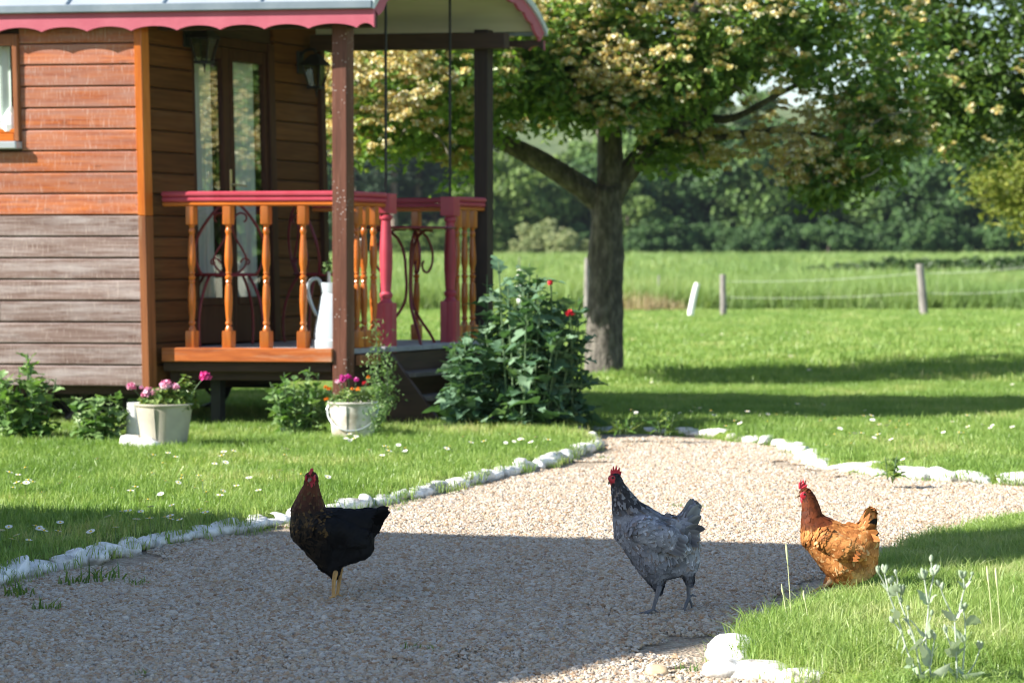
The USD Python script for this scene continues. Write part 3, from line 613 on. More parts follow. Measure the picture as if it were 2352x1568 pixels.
# porch plates, posts
obj('porch_plate', W(cbox((UC + .05, 1.86, 2.485), (UE - .10, 1.94, 2.59))), M_dark, ct)
obj('porch_plate', W(cbox((UC + .05, .06, 2.47), (UE - .10, .13, 2.55))), M_dark, ct)
UPT = uq(780, .055)
VF = vq(1104, UPT)
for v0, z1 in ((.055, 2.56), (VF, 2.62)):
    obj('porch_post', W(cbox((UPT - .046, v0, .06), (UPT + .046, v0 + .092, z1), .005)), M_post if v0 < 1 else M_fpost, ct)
# deck and beams
DZ = .541
dk = obj('deck', W(cat(cbox((UC + .06, .09, .40), (UPT - .07, .15, .505)), cbox((UC + .06, .95, .40), (UPT - .07, 1.01, .505)), cbox((UC + .06, 1.80, .27), (UPT + .10, 1.86, .505)), cbox((UC + .06, .16, .33), (UC + .12, 1.79, .50)), cbox((UPT - .06, .16, .30), (UPT + .0, 1.79, .505)), cbox((UC + .125, .16, .345), (UPT - .065, 1.79, .50)))), M_dark, ct)  # the last box is a solid slab added to paint the shaded gap black
for i in range(13):
    a = .095 + i * .1415
    obj('deck_board', W(cbox((UC + .05, a, .508), (UPT + (.085 if .42 < a < 1.40 else .03), a + .137, DZ), .003)), M_deck, dk)
obj('porch_beam', W(cbox((uq(370, .04), .040, .462), (uq(762, .04), .094, DZ + .004), .004)), M_beam, ct)
obj('side_beam', W(cbox((UPT + .05, .15, .44), (UPT + .082, .40, .503), .003)), M_brd, ct)
# turned balusters and newels
def bal(px_h=1325, red=False):
    S = 1542.0
    pr = [(36, 270), (28, 275), (28, 282), (22, 300), (30, 322), (31, 340), (22, 358), (24, 375), (31, 450), (37.5, 560), (37, 630), (24, 700), (28, 716), (28, 728), (19, 738), (33, 755), (34, 772), (24, 790), (30, 806), (23, 820), (32, 850), (36, 960), (36, 1000), (30, 1100), (23, 1168), (33, 1188), (32, 1200), (21, 1215), (34, 1242), (36, 1262)]
    pr = [(r / S, (1425 - y) / S) for r, y in pr]
    lp = lathe([(0, pr[-1][1])] + pr[::-1] + [(0, pr[0][1])], 20)
    a, b = 38 / S, 43 / S
    return lp, cat(cbox((-b, -b, 0), (b, b, (1425 - 1264) / S), .004), cbox((-a, -a, (1425 - 270) / S), (a, a, (1425 - 96) / S), .004))
bl, bb = bal()
def place(m, u, v, z, skew=True):
    m = m.copy(); R = np.eye(4)
    if skew: R[:2, :2] = [[1, math.sin(TH)], [0, math.cos(TH)]]
    m.apply_transform(R); m.apply_translation(P(u, v, z)); return m
def baluster(u, v):
    obj('baluster', cat(place(bl, u, v, DZ + .002, False), place(bb, u, v, DZ + .002)), M_hon, ct, smooth=35)
for x in (441, 525.5, 612, 697): baluster(uq(x, .115), .115)
UR = UPT + .008
for x in (820, 836, 858, 1049, 1067, 1085): baluster(UR, vq(x, UR))
for u in np.arange(UC + .30, UPT - .1, .23): baluster(u, 1.90)
def newel(u, v):
    h = 1.49 - DZ
    lp = lathe([(0, .0), (.047, .0), (.047, .29), (.036, .30), (.030, .315), (.040, .33), (.041, .345), (.030, .36), (.033, .39), (.040, .50), (.041, .60), (.034, .72), (.029, .80), (.040, .815), (.040, .83), (.03, .84), (0, .84)], 20)
    obj('newel_post', cat(place(lp, u, v, DZ - .02, False), place(cat(cbox((-.046, -.046, -.055), (.046, .046, .27), .005), cbox((-.046, -.046, .825), (.046, .046, h), .005)), u, v, DZ)), M_rail, ct, smooth=35)
VN1, VN2 = vq(887, UR), vq(1034, UR)
newel(UR, VN1); newel(UR, VN2)
def handrail(u0, v0, u1, v1):
    """pink moulded cap in two beads over a honey coloured strip"""
    for nm, w, z0, z1, mt in (('rail_cap', .036, 1.462, 1.494, M_rail), ('rail_bead', .031, 1.431, 1.460, M_rail), ('rail_strip', .026, 1.404, 1.429, M_honh)):
        if abs(u1 - u0) > abs(v1 - v0): m = cbox((u0, v0 - w, z0), (u1, v0 + w, z1), .009)
        else: m = cbox((u0 - w, v0, z0), (u0 + w, v1, z1), .009)
        obj(nm, W(m), mt, ct, smooth=30)
handrail(UC + .052, .115, UPT - .047, .115)
handrail(UR, .15, UR, VN1 - .046)
handrail(UR, VN2 + .046, UR, VF - .002)
handrail(UC + .052, 1.90, UPT - .047, 1.90)
for v, vt in ((VN1, 2.86), (VN2, 2.9)):
    obj('stay_rod', tube([P(UR, v, 1.485), P(UR, v, vt)], .0085, 8), M_blk, ct)
# steps with side boards
M_tread = plain('worn_tread', (.10, .085, .08), .7, color2=(.15, .13, .125), scale=5)
st = UsdGeom.Xform.Define(stage, str(ct.GetPath()) + '/steps').GetPrim()
for v in (.44, 1.36):
    obj('side_board', W(trimesh.convex.convex_hull(np.array([(u, vv_, z) for vv_ in (v, v + .035) for u, z in ((UPT + .06, .50), (UPT + .12, .50), (UPT + .46, .04), (UPT + .06, .04))]))), M_dark, st)
for u, z in ((UPT + .09, .385), (UPT + .20, .24), (UPT + .31, .10)):
    obj('tread', W(cbox((u, .478, z - .03), (u + .17, 1.358, z), .004)), M_tread, st)
obj('riser_board', W(box((UPT + .055, .478, .12), (UPT + .075, 1.358, .50))), M_dark, ct)
# running gear
ug = [W(box((-7.0, .30, .22), (UC - .1, .38, .305))), W(box((-7.0, 1.72, .22), (UC - .1, 1.80, .305)))]
ug += [tube([P(-2.55, .32, .25), P(-2.83, .32, .06)], .022, 6), tube([P(-2.56, .34, .24), P(-2.55, .34, .0)], .018, 6), W(box((-2.42, .25, .06), (-2.24, .45, .30))), W(box((-1.99, .30, .04), (-1.93, .36, .46))), tube([P(-3.1, .34, .26), P(-2.84, .34, .05)], .02, 6)]
obj('undercarriage', cat(*ug), M_blk, ct)
for u, v in ((-2.98, .22), (-2.98, 1.85), (-6.2, .22), (-6.2, 1.85)):
    ang = np.linspace(0, 2 * PI, 25)
    rim = tube([P(u + .24 * math.cos(a), v, .29 + .24 * math.sin(a)) for a in ang], .035, 8, False)
    sp = [tube([P(u, v, .29), P(u + .23 * math.cos(a), v, .29 + .23 * math.sin(a))], .012, 5) for a in ang[:-1:3]]
    wh = obj('wheel', rim, M_blk, ct, smooth=True)
    obj('spokes', cat(*sp, tube([P(u, v - .05, .29), P(u, v + .05, .29)], .05, 10)), M_blk, wh)

# ---------------------------------------------------------------- things on the porch
def chair(u, v, rz, label):
    t = thing('bistro_chair', label, 'chair', loc=P(u, v, DZ), rz=rz)
    ang = np.linspace(0, 2 * PI, 25)
    obj('seat', cat(lathe([(0, .452), (.185, .452), (.19, .448), (0, .446)], 20), tube([(.195 * math.cos(a), .195 * math.sin(a), .445) for a in ang], .011, 6, False)), M_iron, t, smooth=40)
    for sx in (-1, 1):
        for sy in (-1, 1):
            obj('leg', tube(spline([(sx * .12, sy * .12, .445), (sx * .16, sy * .16, .36), (sx * .195, sy * .195, .0)], 8), .0095, 7), M_iron, t, smooth=True)
    bk = [tube(spline([(-.17, .12, .445), (-.215, .15, .62), (-.13, .18, .80), (.0, .19, .90), (.13, .18, .80), (.215, .15, .62), (.17, .12, .445)], 40), .0095, 7)]
    for s in (-1, 1):
        sp = [(s * .03, .165, .445), (s * .10, .165, .55), (s * .03, .175, .68), (s * .02, .18, .78)]
        bk.append(tube(spline(sp, 20), .007, 6))
        a = np.linspace(0, 4.2, 18); r = .05 * (1 - a / 6.5)
        bk.append(tube(np.stack([s * (.075 - r * np.cos(a)), np.full(18, .178), .79 + r * np.sin(a)], 1), .0065, 6))
        bk.append(tube(np.stack([s * (.10 - r * np.cos(a) * .7), np.full(18, .168), .52 + r * np.sin(a) * .7], 1), .006, 6))
    obj('backrest', cat(*bk), M_iron, t, smooth=True)
    return t
chair(uq(520, .62), .62, math.radians(195), 'maroon wrought iron bistro chair with scrolled back behind the front balusters')
chair(uq(745, 1.3), 1.30, math.radians(120), 'dark wrought iron bistro chair near the far wall, half hidden by the enamel jug')
tb = thing('bistro_table', 'maroon wrought iron table with scrolled pedestal seen through the porch entrance', 'table', loc=P(uq(940, 1.15), 1.15, DZ))
obj('tabletop', lathe([(0, .735), (.30, .735), (.305, .742), (.30, .75), (0, .75)], 28), M_iron, tb, smooth=30)
for k in range(3):
    a0 = math.radians(50 + 120 * k); d = np.array([math.cos(a0), math.sin(a0)])
    rd = spline([(.02, .73), (.15, .70), (.22, .60), (.215, .50), (.165, .455), (.125, .49), (.14, .53)], 26)
    rl = spline([(.22, .725), (.10, .70), (.035, .58), (.022, .45), (.03, .27), (.10, .16), (.20, .06), (.245, .0)], 30)
    obj('leg', cat(tube(np.column_stack([rl[:, :1] * d, rl[:, 1]]), .010, 7), tube(np.column_stack([rd[:, :1] * d, rd[:, 1]]), .008, 6)), M_iron, tb, smooth=True)
jg = thing('enamel_jug', 'tall white enamel jug standing on the porch deck beside the near post', 'jug', loc=P(uq(766, .20), .20, DZ))
obj('body', lathe([(0, .0), (.125, .0), (.127, .05), (.119, .058), (.117, .10), (.108, .16), (.082, .31), (.073, .335), (.077, .345), (.083, .40), (.079, .40), (.07, .35), (0, .34)], 28), M_enam, jg, smooth=30)
hp = spline([(-.075, .385), (-.11, .425), (-.145, .40), (-.15, .33), (-.125, .25), (-.098, .20)], 20)
obj('handle', tube(np.column_stack([hp[:, 0], np.full(20, -.02), hp[:, 1]]), np.full(20, .011), 8), M_enam, jg, smooth=True)
ck = thing('potted_stem', 'white stemmed leafy cutting standing in the enamel jug', 'plant', loc=P(uq(756, .20), .20, DZ + .345))
obj('stem', tube([(-.0, 0, 0), (.0, 0, .12)], .010, 8), M_whit, ck, smooth=True)
cl = thing('white_cloth', 'folded white cloth hanging from the porch rail behind the side balusters', 'cloth', loc=P(uq(824, .40), .40, 1.12))
gx = np.linspace(-.04, .04, 9)
vv = np.array([(x, .012 * math.sin(x * 120 + z * 9), z) for z in np.linspace(-.09, .09, 6) for x in gx])
obj('fold', trimesh.Trimesh(vv, [[r * 9 + c, r * 9 + c + 1, r * 9 + c + 10] for r in range(5) for c in range(8)] + [[r * 9 + c, r * 9 + c + 10, r * 9 + c + 9] for r in range(5) for c in range(8)], process=False), M_whit, cl, smooth=True)

# ---------------------------------------------------------------- the building to the left whose gable shades the path
bn = thing('barn', 'gabled stone outbuilding left of the view that throws the shadow across the path', 'building')
M_ren = plain('barn_render', (.42, .38, .31), .9, color2=(.50, .46, .38), scale=3, bump=.004)
M_tile = plain('barn_tile', (.22, .09, .055), .8, color2=(.30, .13, .08), scale=5, bump=.01)
sec = sg.Polygon([(3.3, -.1), (3.3, 3.50), (6.2, 5.70), (8.45, 2.95), (8.45, -.1)])
m = prism(sec, 6.0); m.vertices = np.column_stack([-6.02 - m.vertices[:, 2], m.vertices[:, 0], m.vertices[:, 1]]); m.fix_normals()
obj('wall', m, M_ren, bn)
for a, b in (((3.15, 3.40), (6.2, 5.74)), ((6.2, 5.74), (8.55, 2.84))):
    p_ = np.array([(x, y, z + o) for x in (-12.1, -5.98) for (y, z) in (a, b) for o in (0.0, .07)])
    obj('roof', trimesh.convex.convex_hull(p_), M_tile, bn)
obj('chimney', cat(cbox((-6.9, 5.50, 4.9), (-6.2, 6.15, 6.35), .02), cbox((-6.95, 5.46, 6.35), (-6.15, 6.19, 6.42), .01)), M_ren, bn)

# ================================================================ TREES
M_leaf = leafy('tree_leaves', [(0.0, (0.08, 0.165, 0.038)), (0.4, (0.135, 0.245, 0.052)), (0.75, (0.20, 0.32, 0.075)), (1.0, (0.32, 0.41, 0.14))], trans=.45, rough=.36, spec=.5)
M_bloom = leafy('tree_blossom', [(0.0, (0.44, 0.30, 0.075)), (0.2, (0.55, 0.40, 0.12)), (0.45, (0.62, 0.53, 0.20)), (0.6, (0.40, 0.46, 0.14)), (0.78, (0.71, 0.64, 0.38)), (1.0, (0.78, 0.76, 0.58))], trans=.25, rough=.6, tcol=(1.1, 1, .7))
M_leafd = leafy('dark_tree_leaves', [(0.0, (0.045, 0.095, 0.022)), (0.5, (0.08, 0.155, 0.032)), (1.0, (0.14, 0.225, 0.055))], trans=.42, rough=.4)
def leaf_cards(centers, normals, L_, W_, rng, fold=.25, spin=None):
    """folded four-sided leaves, one per centre"""
    n = len(centers); normals = normals / (np.linalg.norm(normals, axis=1, keepdims=True) + 1e-9)
    ref = rng.normal(size=(n, 3)) if spin is None else spin
    a = ref - normals * (ref * normals).sum(1, keepdims=True); a /= np.linalg.norm(a, axis=1, keepdims=True) + 1e-9
    b = np.cross(normals, a)
    l, w = (L_ * rng.uniform(.7, 1.25, n))[:, None], (W_ * rng.uniform(.7, 1.25, n))[:, None]
    p0, p1 = centers - a * l / 2, centers + a * l / 2
    m = centers - a * l * .08 - normals * w * fold
    q0, q1 = m + b * w / 2 + normals * w * fold, m - b * w / 2 + normals * w * fold
    v = np.stack([p0, q0, p1, q1, m], 1).reshape(-1, 3)
    k = np.arange(n)[:, None, None] * 5
    f = (k + np.array([[0, 4, 1], [1, 4, 2], [4, 3, 2], [0, 3, 4]])[None]).reshape(-1, 3)
    return toned(trimesh.Trimesh(v, f, process=False), 5, n)
def leaf_cluster(seed, count, R, L_, W_):
    rng = np.random.default_rng(seed)
    d = rng.normal(size=(count, 3)); d /= np.linalg.norm(d, axis=1, keepdims=True)
    c_ = d * R * rng.uniform(.25, 1, (count, 1)) ** .6
    return leaf_cards(c_, np.array([0, 0, .8]) + rng.normal(0, .55, (count, 3)) + d * .4, L_, W_, rng)
def bloom_cluster(seed, count, R):
    rng = np.random.default_rng(seed)
    nh = rng.integers(3, 6); heads = rng.normal(0, R * .55, (nh, 3)) * [1, 1, .6]
    which = rng.integers(0, nh, count); d = rng.normal(size=(count, 3)); d /= np.linalg.norm(d, axis=1, keepdims=True); d[:, 2] = np.abs(d[:, 2]) * .9 - .25
    c_ = heads[which] + d * R * .42 * rng.uniform(.5, 1, (count, 1))
    return leaf_cards(c_, d + rng.normal(0, .5, (count, 3)), .034, .026, rng, .1)
def limb(pts, r0, r1, n=14, sides=12, seed=0, pw=1.0):
    p = spline(pts, n); t = np.linspace(0, 1, n)
    m = tube(p, r0 + (r1 - r0) * t ** pw, sides)
    v = m.vertices; c_ = np.repeat(p, sides, 0); c_ = np.vstack([c_, p[:1], p[-1:]])
    d = 1 + .24 * (meshkit.noise(v * [9, 9, 3.5], seed) - .5) + .16 * (meshkit.noise(v * 22, seed + 4) - .5)
    m.vertices = c_ + (v - c_) * d[:, None]; return m
YT = 21.6
def T(px, py, dy=0.0): return AT(px, py, YT + dy)
tree = thing('blossoming_tree', 'spreading tree on the lawn with cream and ochre blossom and a forked trunk', 'tree')
base = T(1388, 878); base[2] = .03
tr = trimesh.util.concatenate([limb([base + [0, 0, -.1], base + [0, 0, .12], T(1388, 760), T(1392, 600), T(1392, 500), T(1396, 430)], .215, .142, 30, 18, 1, .35)])
obj('trunk', tr, M_bark, tree, smooth=True)
LB = [([T(1392, 470), T(1350, 440), T(1250, 375), T(1150, 322), T(1050, 262), T(930, 190, .3)], .115, .035), ([T(1400, 460), T(1402, 380), T(1400, 280), T(1390, 150), T(1400, -80, .2), T(1420, -350)], .125, .05),
      ([T(1398, 470), T(1430, 410), T(1500, 330), T(1600, 255), T(1720, 170), T(1860, 60, .2)], .105, .035), ([T(1480, 348), T(1560, 318), T(1660, 312), T(1780, 300), T(1900, 320)], .062, .02),
      ([T(1396, 300), T(1480, 200, -.6), T(1560, 80, -1.2), T(1650, -60, -1.6)], .07, .03), ([T(1394, 320), T(1330, 220, .7), T(1250, 90, 1.4), T(1200, -60, 2)], .065, .025), ([T(1400, -80), T(1250, -250, -.5), T(1100, -380, -.8)], .05, .02), ([T(1400, -60), T(1600, -260, .6), T(1780, -420, .9)], .05, .02),
      ([T(1600, 255), T(1700, 265, -.5), T(1800, 210, -.9), T(1950, 170, -1.0)], .04, .015), ([T(1150, 322), T(1090, 330, -.4), T(1040, 350, -.5), T(1040, 400, -.5)], .022, .006)]
for k, (p_, a, b) in enumerate(LB): obj('limb', limb(p_, a, b, 18, 10, 10 + k), M_bark, tree, smooth=True)
# crown: lobes (picture x, picture y of the centre, depth offset, radii in metres, leaf clusters, blossom share)
LOBES = [(905, 240, -1.3, .76, 1.4, .50, 230, .8), (1040, 150, -1.3, .76, 1.4, .52, 190, .7), (1045, 330, -.3, .26, .35, .38, 46, .5), (1190, 140, -.6, 1.0, 1.4, .58, 225, .45), (1430, 90, -.6, 1.0, 1.0, .72, 230, .40),
         (1600, 60, -.8, 1.1, 1.0, .70, 230, .40), (1700, 215, -.2, 1.05, 1.1, .56, 215, .13), (1880, 150, -.3, .95, 1.0, .62, 160, .22), (1890, 345, -.6, .50, .5, .30, 95, .28), (1660, 330, .2, .55, .6, .20, 60, .12),
         (1980, 300, .0, .55, .7, .30, 70, .2), (1290, 262, .6, .4, .4, .14, 22, .5), (1850, 385, -.7, .24, .3, .20, 34, .4), (1915, 412, -.6, .22, .25, .16, 26, .45), (1690, 375, -.5, .26, .3, .14, 26, .3), (1775, 352, -.6, .25, .3, .15, 26, .25), (1560, 345, -.3, .3, .4, .14, 22, .2), (1480, 230, -1.2, .5, .3, .3, 50, .9), (1290, 190, -.9, .5, .3, .28, 46, .9), (2010, 330, -.5, .3, .3, .2, 26, .5), (1100, -120, .3, 1.3, 1.5, .75, 170, .4), (1500, -250, .2, 1.9, 1.9, 1.1, 250, .3), (1900, -150, .4, 1.4, 1.5, .8, 170, .25), (1400, -560, .4, 1.6, 1.6, 1.0, 150, .3)]
rng = np.random.default_rng(404)
lp, bp = [], []
for (px, py, dy, rx, ry, rz, cnt, share) in LOBES:
    c_ = T(px, py, dy)
    d = rng.normal(size=(cnt, 3)); d /= np.linalg.norm(d, axis=1, keepdims=True)
    rr = rng.uniform(.30, 1.0, (cnt, 1)) ** .5
    bumpy = 1 + .9 * (meshkit.noise(d * 2.2 + c_, 17) - .5)[:, None]
    p_ = c_ + d * rr * bumpy * [rx, ry, rz]
    lp.append(p_)
    nb = int(cnt * share * 1.5)
    d2 = rng.normal(size=(nb * 3, 3)); d2 /= np.linalg.norm(d2, axis=1, keepdims=True)
    w = d2 @ np.array([-.55, -.62, .55]); d2 = d2[np.argsort(-(w + rng.normal(0, .45, len(w))))][:nb]
    bumpy = 1 + .9 * (meshkit.noise(d2 * 2.2 + c_, 17) - .5)[:, None]
    bp.append(c_ + d2 * bumpy * [rx, ry, rz] * rng.uniform(.88, 1.14, (nb, 1)))
lp, bp = np.vstack(lp), np.vstack(bp)
hole = (meshkit.noise(lp * 1.5, 33) > .36) & (meshkit.noise(lp * .9 + 7, 39) > .33)
lp = lp[hole]
scatter('crown', [('leaf_spray', leaf_cluster(200 + k, (34, 26, 40, 30, 22)[k], (.19, .22, .18, .24, .16)[k], (.085, .11, .07, .095, .12)[k], (.048, .06, .04, .05, .066)[k]), M_leaf, False) for k in range(5)], lp, rng.uniform(.75, 1.2, len(lp)), rng.uniform(0, 2 * PI, len(lp)), rng.integers(0, 5, len(lp)), parent=tree)
scatter('blossom', [('flower_head', bloom_cluster(220 + k, 110, .12), M_bloom, False) for k in range(4)], bp, rng.uniform(.65, 1.2, len(bp)), rng.uniform(0, 2 * PI, len(bp)), rng.integers(0, 4, len(bp)), parent=tree)

M_twig = plain('pale_twig', (.20, .18, .145), .8, color2=(.30, .27, .22), scale=20)
rng = np.random.default_rng(405)
for k in range(34):
    L_ = LOBES[int(rng.choice([0, 1, 3, 4, 5, 6, 7, 8, 9]))]; c_ = T(*L_[:3]); d = rng.normal(size=3) * [1, .4, .7]; d[1] = -abs(d[1]) - .5; d /= np.linalg.norm(d)
    a = c_ + d * np.array(L_[3:6]) * .75; e = a + np.array([rng.normal(0, .22), -rng.uniform(.05, .25), rng.normal(-.05, .16)])
    obj('twig', tube(spline([a, a * .5 + e * .5 + rng.normal(0, .04, 3), e], 8), np.linspace(.013, .006, 8), 5), M_twig, tree, smooth=True)
# its neighbour outside the view to the right, which the door glass mirrors
nb_ = UsdGeom.Xform.Define(stage, '/World/' + numbered('/World', 'blossoming_tree')); nb_.AddTranslateOp().Set(Gf.Vec3d(9.3, 1.0, 0)); nb_.GetPrim().GetReferences().AddInternalReference('/World/blossoming_tree')
props(nb_.GetPrim(), 'second blossoming tree outside the view to the right, mirrored in the porch door', 'tree')
# second tree at the right edge, behind
YT2 = 27.0
tree2 = thing('dark_tree', 'darker tree at the right edge behind the blossoming tree with sky showing through it', 'tree')
b2 = np.array([6.6, YT2, .03])
obj('trunk', limb([b2 + [0, 0, -.1], b2 + [0.05, 0, 1.2], b2 + [.0, 0, 2.6], b2 + [-.2, 0, 4.2]], .2, .09, 20, 12, 5), M_bark, tree2, smooth=True)
for k, q in enumerate(([b2 + [0, 0, 1.9], b2 + [-.8, -.2, 2.7], b2 + [-1.7, -.4, 3.2]], [b2 + [0, 0, 2.3], b2 + [.7, .3, 3.2], b2 + [1.4, .6, 3.9]], [b2 + [0, 0, 2.8], b2 + [-.6, .5, 3.8], b2 + [-1.2, .8, 4.6]])):
    obj('limb', limb(q, .08, .03, 12, 8, 60 + k), M_bark, tree2, smooth=True)
l2, b2l = [], []
for (px, py, dy, rx, ry, rz, cnt, share) in [(2130, 150, 0, .9, .8, .62, 80, .25), (2290, 250, -.3, .9, .8, .56, 130, .4), (2180, 20, .3, .9, .8, .6, 50, .1), (2400, 120, 0, 1.0, .9, .9, 110, .2), (2330, -150, 0, 1.3, 1.3, .8, 70, .05), (2060, -60, .5, .9, .9, .6, 50, .1), (2600, 100, 0, 1.2, 1.4, 1.2, 100, .05)]:
    c_ = AT(px, py, YT2 + dy); d = rng.normal(size=(cnt, 3)); d /= np.linalg.norm(d, axis=1, keepdims=True)
    l2.append(c_ + d * rng.uniform(.2, 1, (cnt, 1)) ** .5 * [rx, ry, rz])
    nb = int(cnt * share); b2l.append(c_ + d[:nb] * [rx, -ry, rz] * 1.02)
l2, b2l = np.vstack(l2), np.vstack(b2l); l2 = l2[meshkit.noise(l2 * 1.3, 35) > .30]
scatter('crown', [('leaf_spray', leaf_cluster(240 + k, 34, .22, .095, .055), M_leafd, False) for k in range(4)], l2, rng.uniform(.8, 1.25, len(l2)), rng.uniform(0, 2 * PI, len(l2)), rng.integers(0, 4, len(l2)), parent=tree2)
scatter('blossom', [('flower_head', bloom_cluster(250 + k, 80, .11), M_bloom, False) for k in range(2)], b2l, rng.uniform(.6, 1.1, len(b2l)), rng.uniform(0, 2 * PI, len(b2l)), rng.integers(0, 2, len(b2l)), parent=tree2)

# small yellow green tree at the right edge, nearer the meadow
M_ylf = leafy('yellow_green_leaves', [(0.0, (0.10, 0.15, 0.022)), (0.5, (0.19, 0.24, 0.035)), (1.0, (0.33, 0.34, 0.08))], trans=.3, rough=.45)
YT3 = 34.0
t3 = thing('young_tree', 'pale yellow green young tree cut by the right edge below the dark tree', 'tree')
q = AT(2390, 720, YT3); q[2] = .05
obj('trunk', limb([q, q + [0, 0, 1.0], q + [-.1, 0, 2.4]], .06, .03, 10, 8, 71), M_bark, t3, smooth=True)
l3 = []
for (px, py, rx, rz, cnt) in [(2330, 420, .75, .38, 85), (2400, 480, .8, .4, 90), (2420, 380, .8, .5, 90)]:
    c_ = AT(px, py, YT3); d = rng.normal(size=(cnt, 3)); d /= np.linalg.norm(d, axis=1, keepdims=True); l3.append(c_ + d * rng.uniform(.2, 1, (cnt, 1)) ** .5 * [rx, rx, rz])
l3 = np.vstack(l3)
scatter('crown', [('leaf_spray', leaf_cluster(260 + k, 26, .2, .09, .045), M_ylf, False) for k in range(3)], l3, rng.uniform(.7, 1.2, len(l3)), rng.uniform(0, 2 * PI, len(l3)), rng.integers(0, 3, len(l3)), parent=t3)

# the wood beyond the meadow: every tree its own thing, four kinds of crown
def crown_mesh(seed, rx, rz, z0, nl, per, leaf):
    rng = np.random.default_rng(seed); cs, ns = [], []
    for k in range(nl):
        d = rng.normal(size=3); d /= np.linalg.norm(d); rr = rng.uniform(.45, .95)
        c_ = np.array([rx * d[0] * rr, rx * d[1] * rr, z0 + rz + rz * d[2] * rr])
        r = rng.uniform(.20, .36) * rx
        e = rng.normal(size=(per, 3)); e /= np.linalg.norm(e, axis=1, keepdims=True)
        cs.append(c_ + e * r * [1, 1, .8] * rng.uniform(.8, 1.08, (per, 1))); ns.append(e + rng.normal(0, .35, (per, 3)))
    return leaf_cards(np.vstack(cs), np.vstack(ns), leaf, leaf * .75, rng)
M_wood = [leafy('wood_leaves_dark', [(0.0, (0.026, 0.068, 0.018)), (0.5, (0.048, 0.112, 0.028)), (1.0, (0.082, 0.16, 0.04))], trans=.15, rough=.6),
          leafy('wood_leaves_mid', [(0.0, (0.055, 0.115, 0.028)), (0.5, (0.095, 0.175, 0.042)), (1.0, (0.14, 0.225, 0.055))], trans=.2, rough=.6),
          leafy('wood_leaves_light', [(0.0, (0.08, 0.145, 0.03)), (0.5, (0.125, 0.20, 0.042)), (1.0, (0.18, 0.26, 0.065))], trans=.2, rough=.6),
          leafy('wood_leaves_pine', [(0.0, (0.018, 0.042, 0.022)), (0.5, (0.032, 0.065, 0.034)), (1.0, (0.055, 0.09, 0.045))], trans=.05, rough=.7),
          leafy('pale_bush_leaves', [(0.0, (0.16, 0.21, 0.085)), (0.5, (0.23, 0.28, 0.12)), (1.0, (0.34, 0.36, 0.18))], trans=.2, rough=.6)]
def pine_mesh(seed):
    rng = np.random.default_rng(seed); cs, ns = [], []
    for z in np.arange(5, 17, .8):
        for k in range(5):
            a = rng.uniform(0, 2 * PI); ln = (2.9 - abs(z - 9) * .17) * rng.uniform(.5, 1.1)
            t_ = rng.uniform(.2, 1, 55)[:, None]
            cs.append(np.array([0, 0, z]) + t_ * ln * np.array([math.cos(a), math.sin(a), -.12]) + rng.normal(0, .26, (55, 3)) * [1, 1, .55]); ns.append(rng.normal(0, .5, (55, 3)) + [0, 0, 1])
    return leaf_cards(np.vstack(cs), np.vstack(ns), .55, .28, rng)
UsdGeom.Scope.Define(stage, '/World/Looks')
KINDS = {}
def tree_kind(key, crown, mat, th, tr_, bark):
    p = stage.CreateClassPrim('/World/_class_' + key)
    obj('trunk', tube([(0, 0, -.3), (0, 0, th * .5), (0.1, 0, th)], np.array([tr_, tr_ * .8, tr_ * .4]), 8), bark, p, smooth=True)
    obj('crown', crown, mat, p)
    KINDS[key] = '/World/_class_' + key
tree_kind('round_dark', crown_mesh(1, 4.6, 5.4, -.6, 46, 110, .52), M_wood[0], 6, .28, M_barkf)
tree_kind('round_mid', crown_mesh(2, 4.2, 4.8, -.5, 44, 110, .50), M_wood[1], 6, .26, M_barkf)
tree_kind('tall_mid', crown_mesh(3, 3.8, 6.4, .2, 48, 110, .52), M_wood[1], 8, .28, M_barkf)
tree_kind('light', crown_mesh(4, 3.4, 3.8, -.5, 36, 100, .46), M_wood[2], 4, .2, M_barkf)
tree_kind('pine', pine_mesh(5), M_wood[3], 16.5, .3, M_pinebark)
tree_kind('pale_bush', crown_mesh(6, 2.4, 1.6, .0, 26, 90, .34), M_wood[4], 1.5, .1, M_barkf)
tree_kind('shrub', crown_mesh(7, 2.6, 1.9, -.5, 26, 90, .36), M_wood[0], 1.5, .1, M_barkf)
LABS = {'shrub': ('woodland_shrub', 'low dark shrub filling the foot of the wood beyond the meadow', 'shrubs at the foot of the wood'), 'round_dark': ('woodland_tree', 'dark rounded broadleaf tree in the wood beyond the meadow', 'dark broadleaf trees of the wood'), 'round_mid': ('woodland_tree', 'mid green rounded tree at the edge of the wood beyond the meadow', 'mid green trees of the wood'),
        'tall_mid': ('woodland_tree', 'tall mid green tree rising from the wood beyond the meadow', 'tall trees of the wood'), 'light': ('woodland_tree', 'light green low tree standing in front of the wood', 'light green trees before the wood'),
        'pine': ('pine_tree', 'bluish dark pine with bare pale trunk seen behind the porch', 'pines behind the porch'), 'pale_bush': ('meadow_bush', 'pale grey green bush at the wood edge left of the forked trunk', 'pale bushes at the wood edge')}
def far(key, px, Y, s, seed):
    rg_ = np.random.default_rng(seed); x = (px - 1176) / FPX * Y
    nm, lab, grp = LABS[key]
    copy_of(KINDS[key], nm, lab, 'shrub' if 'shrub' in nm else 'bush' if 'bush' in nm else 'tree', grp, (x, Y, float(ground_z([x], [Y], np.array([9.0]))[0]) - .1), rg_.uniform(0, 6.28), s * np.array([1, 1, rg_.uniform(.9, 1.12)]))
k = 0
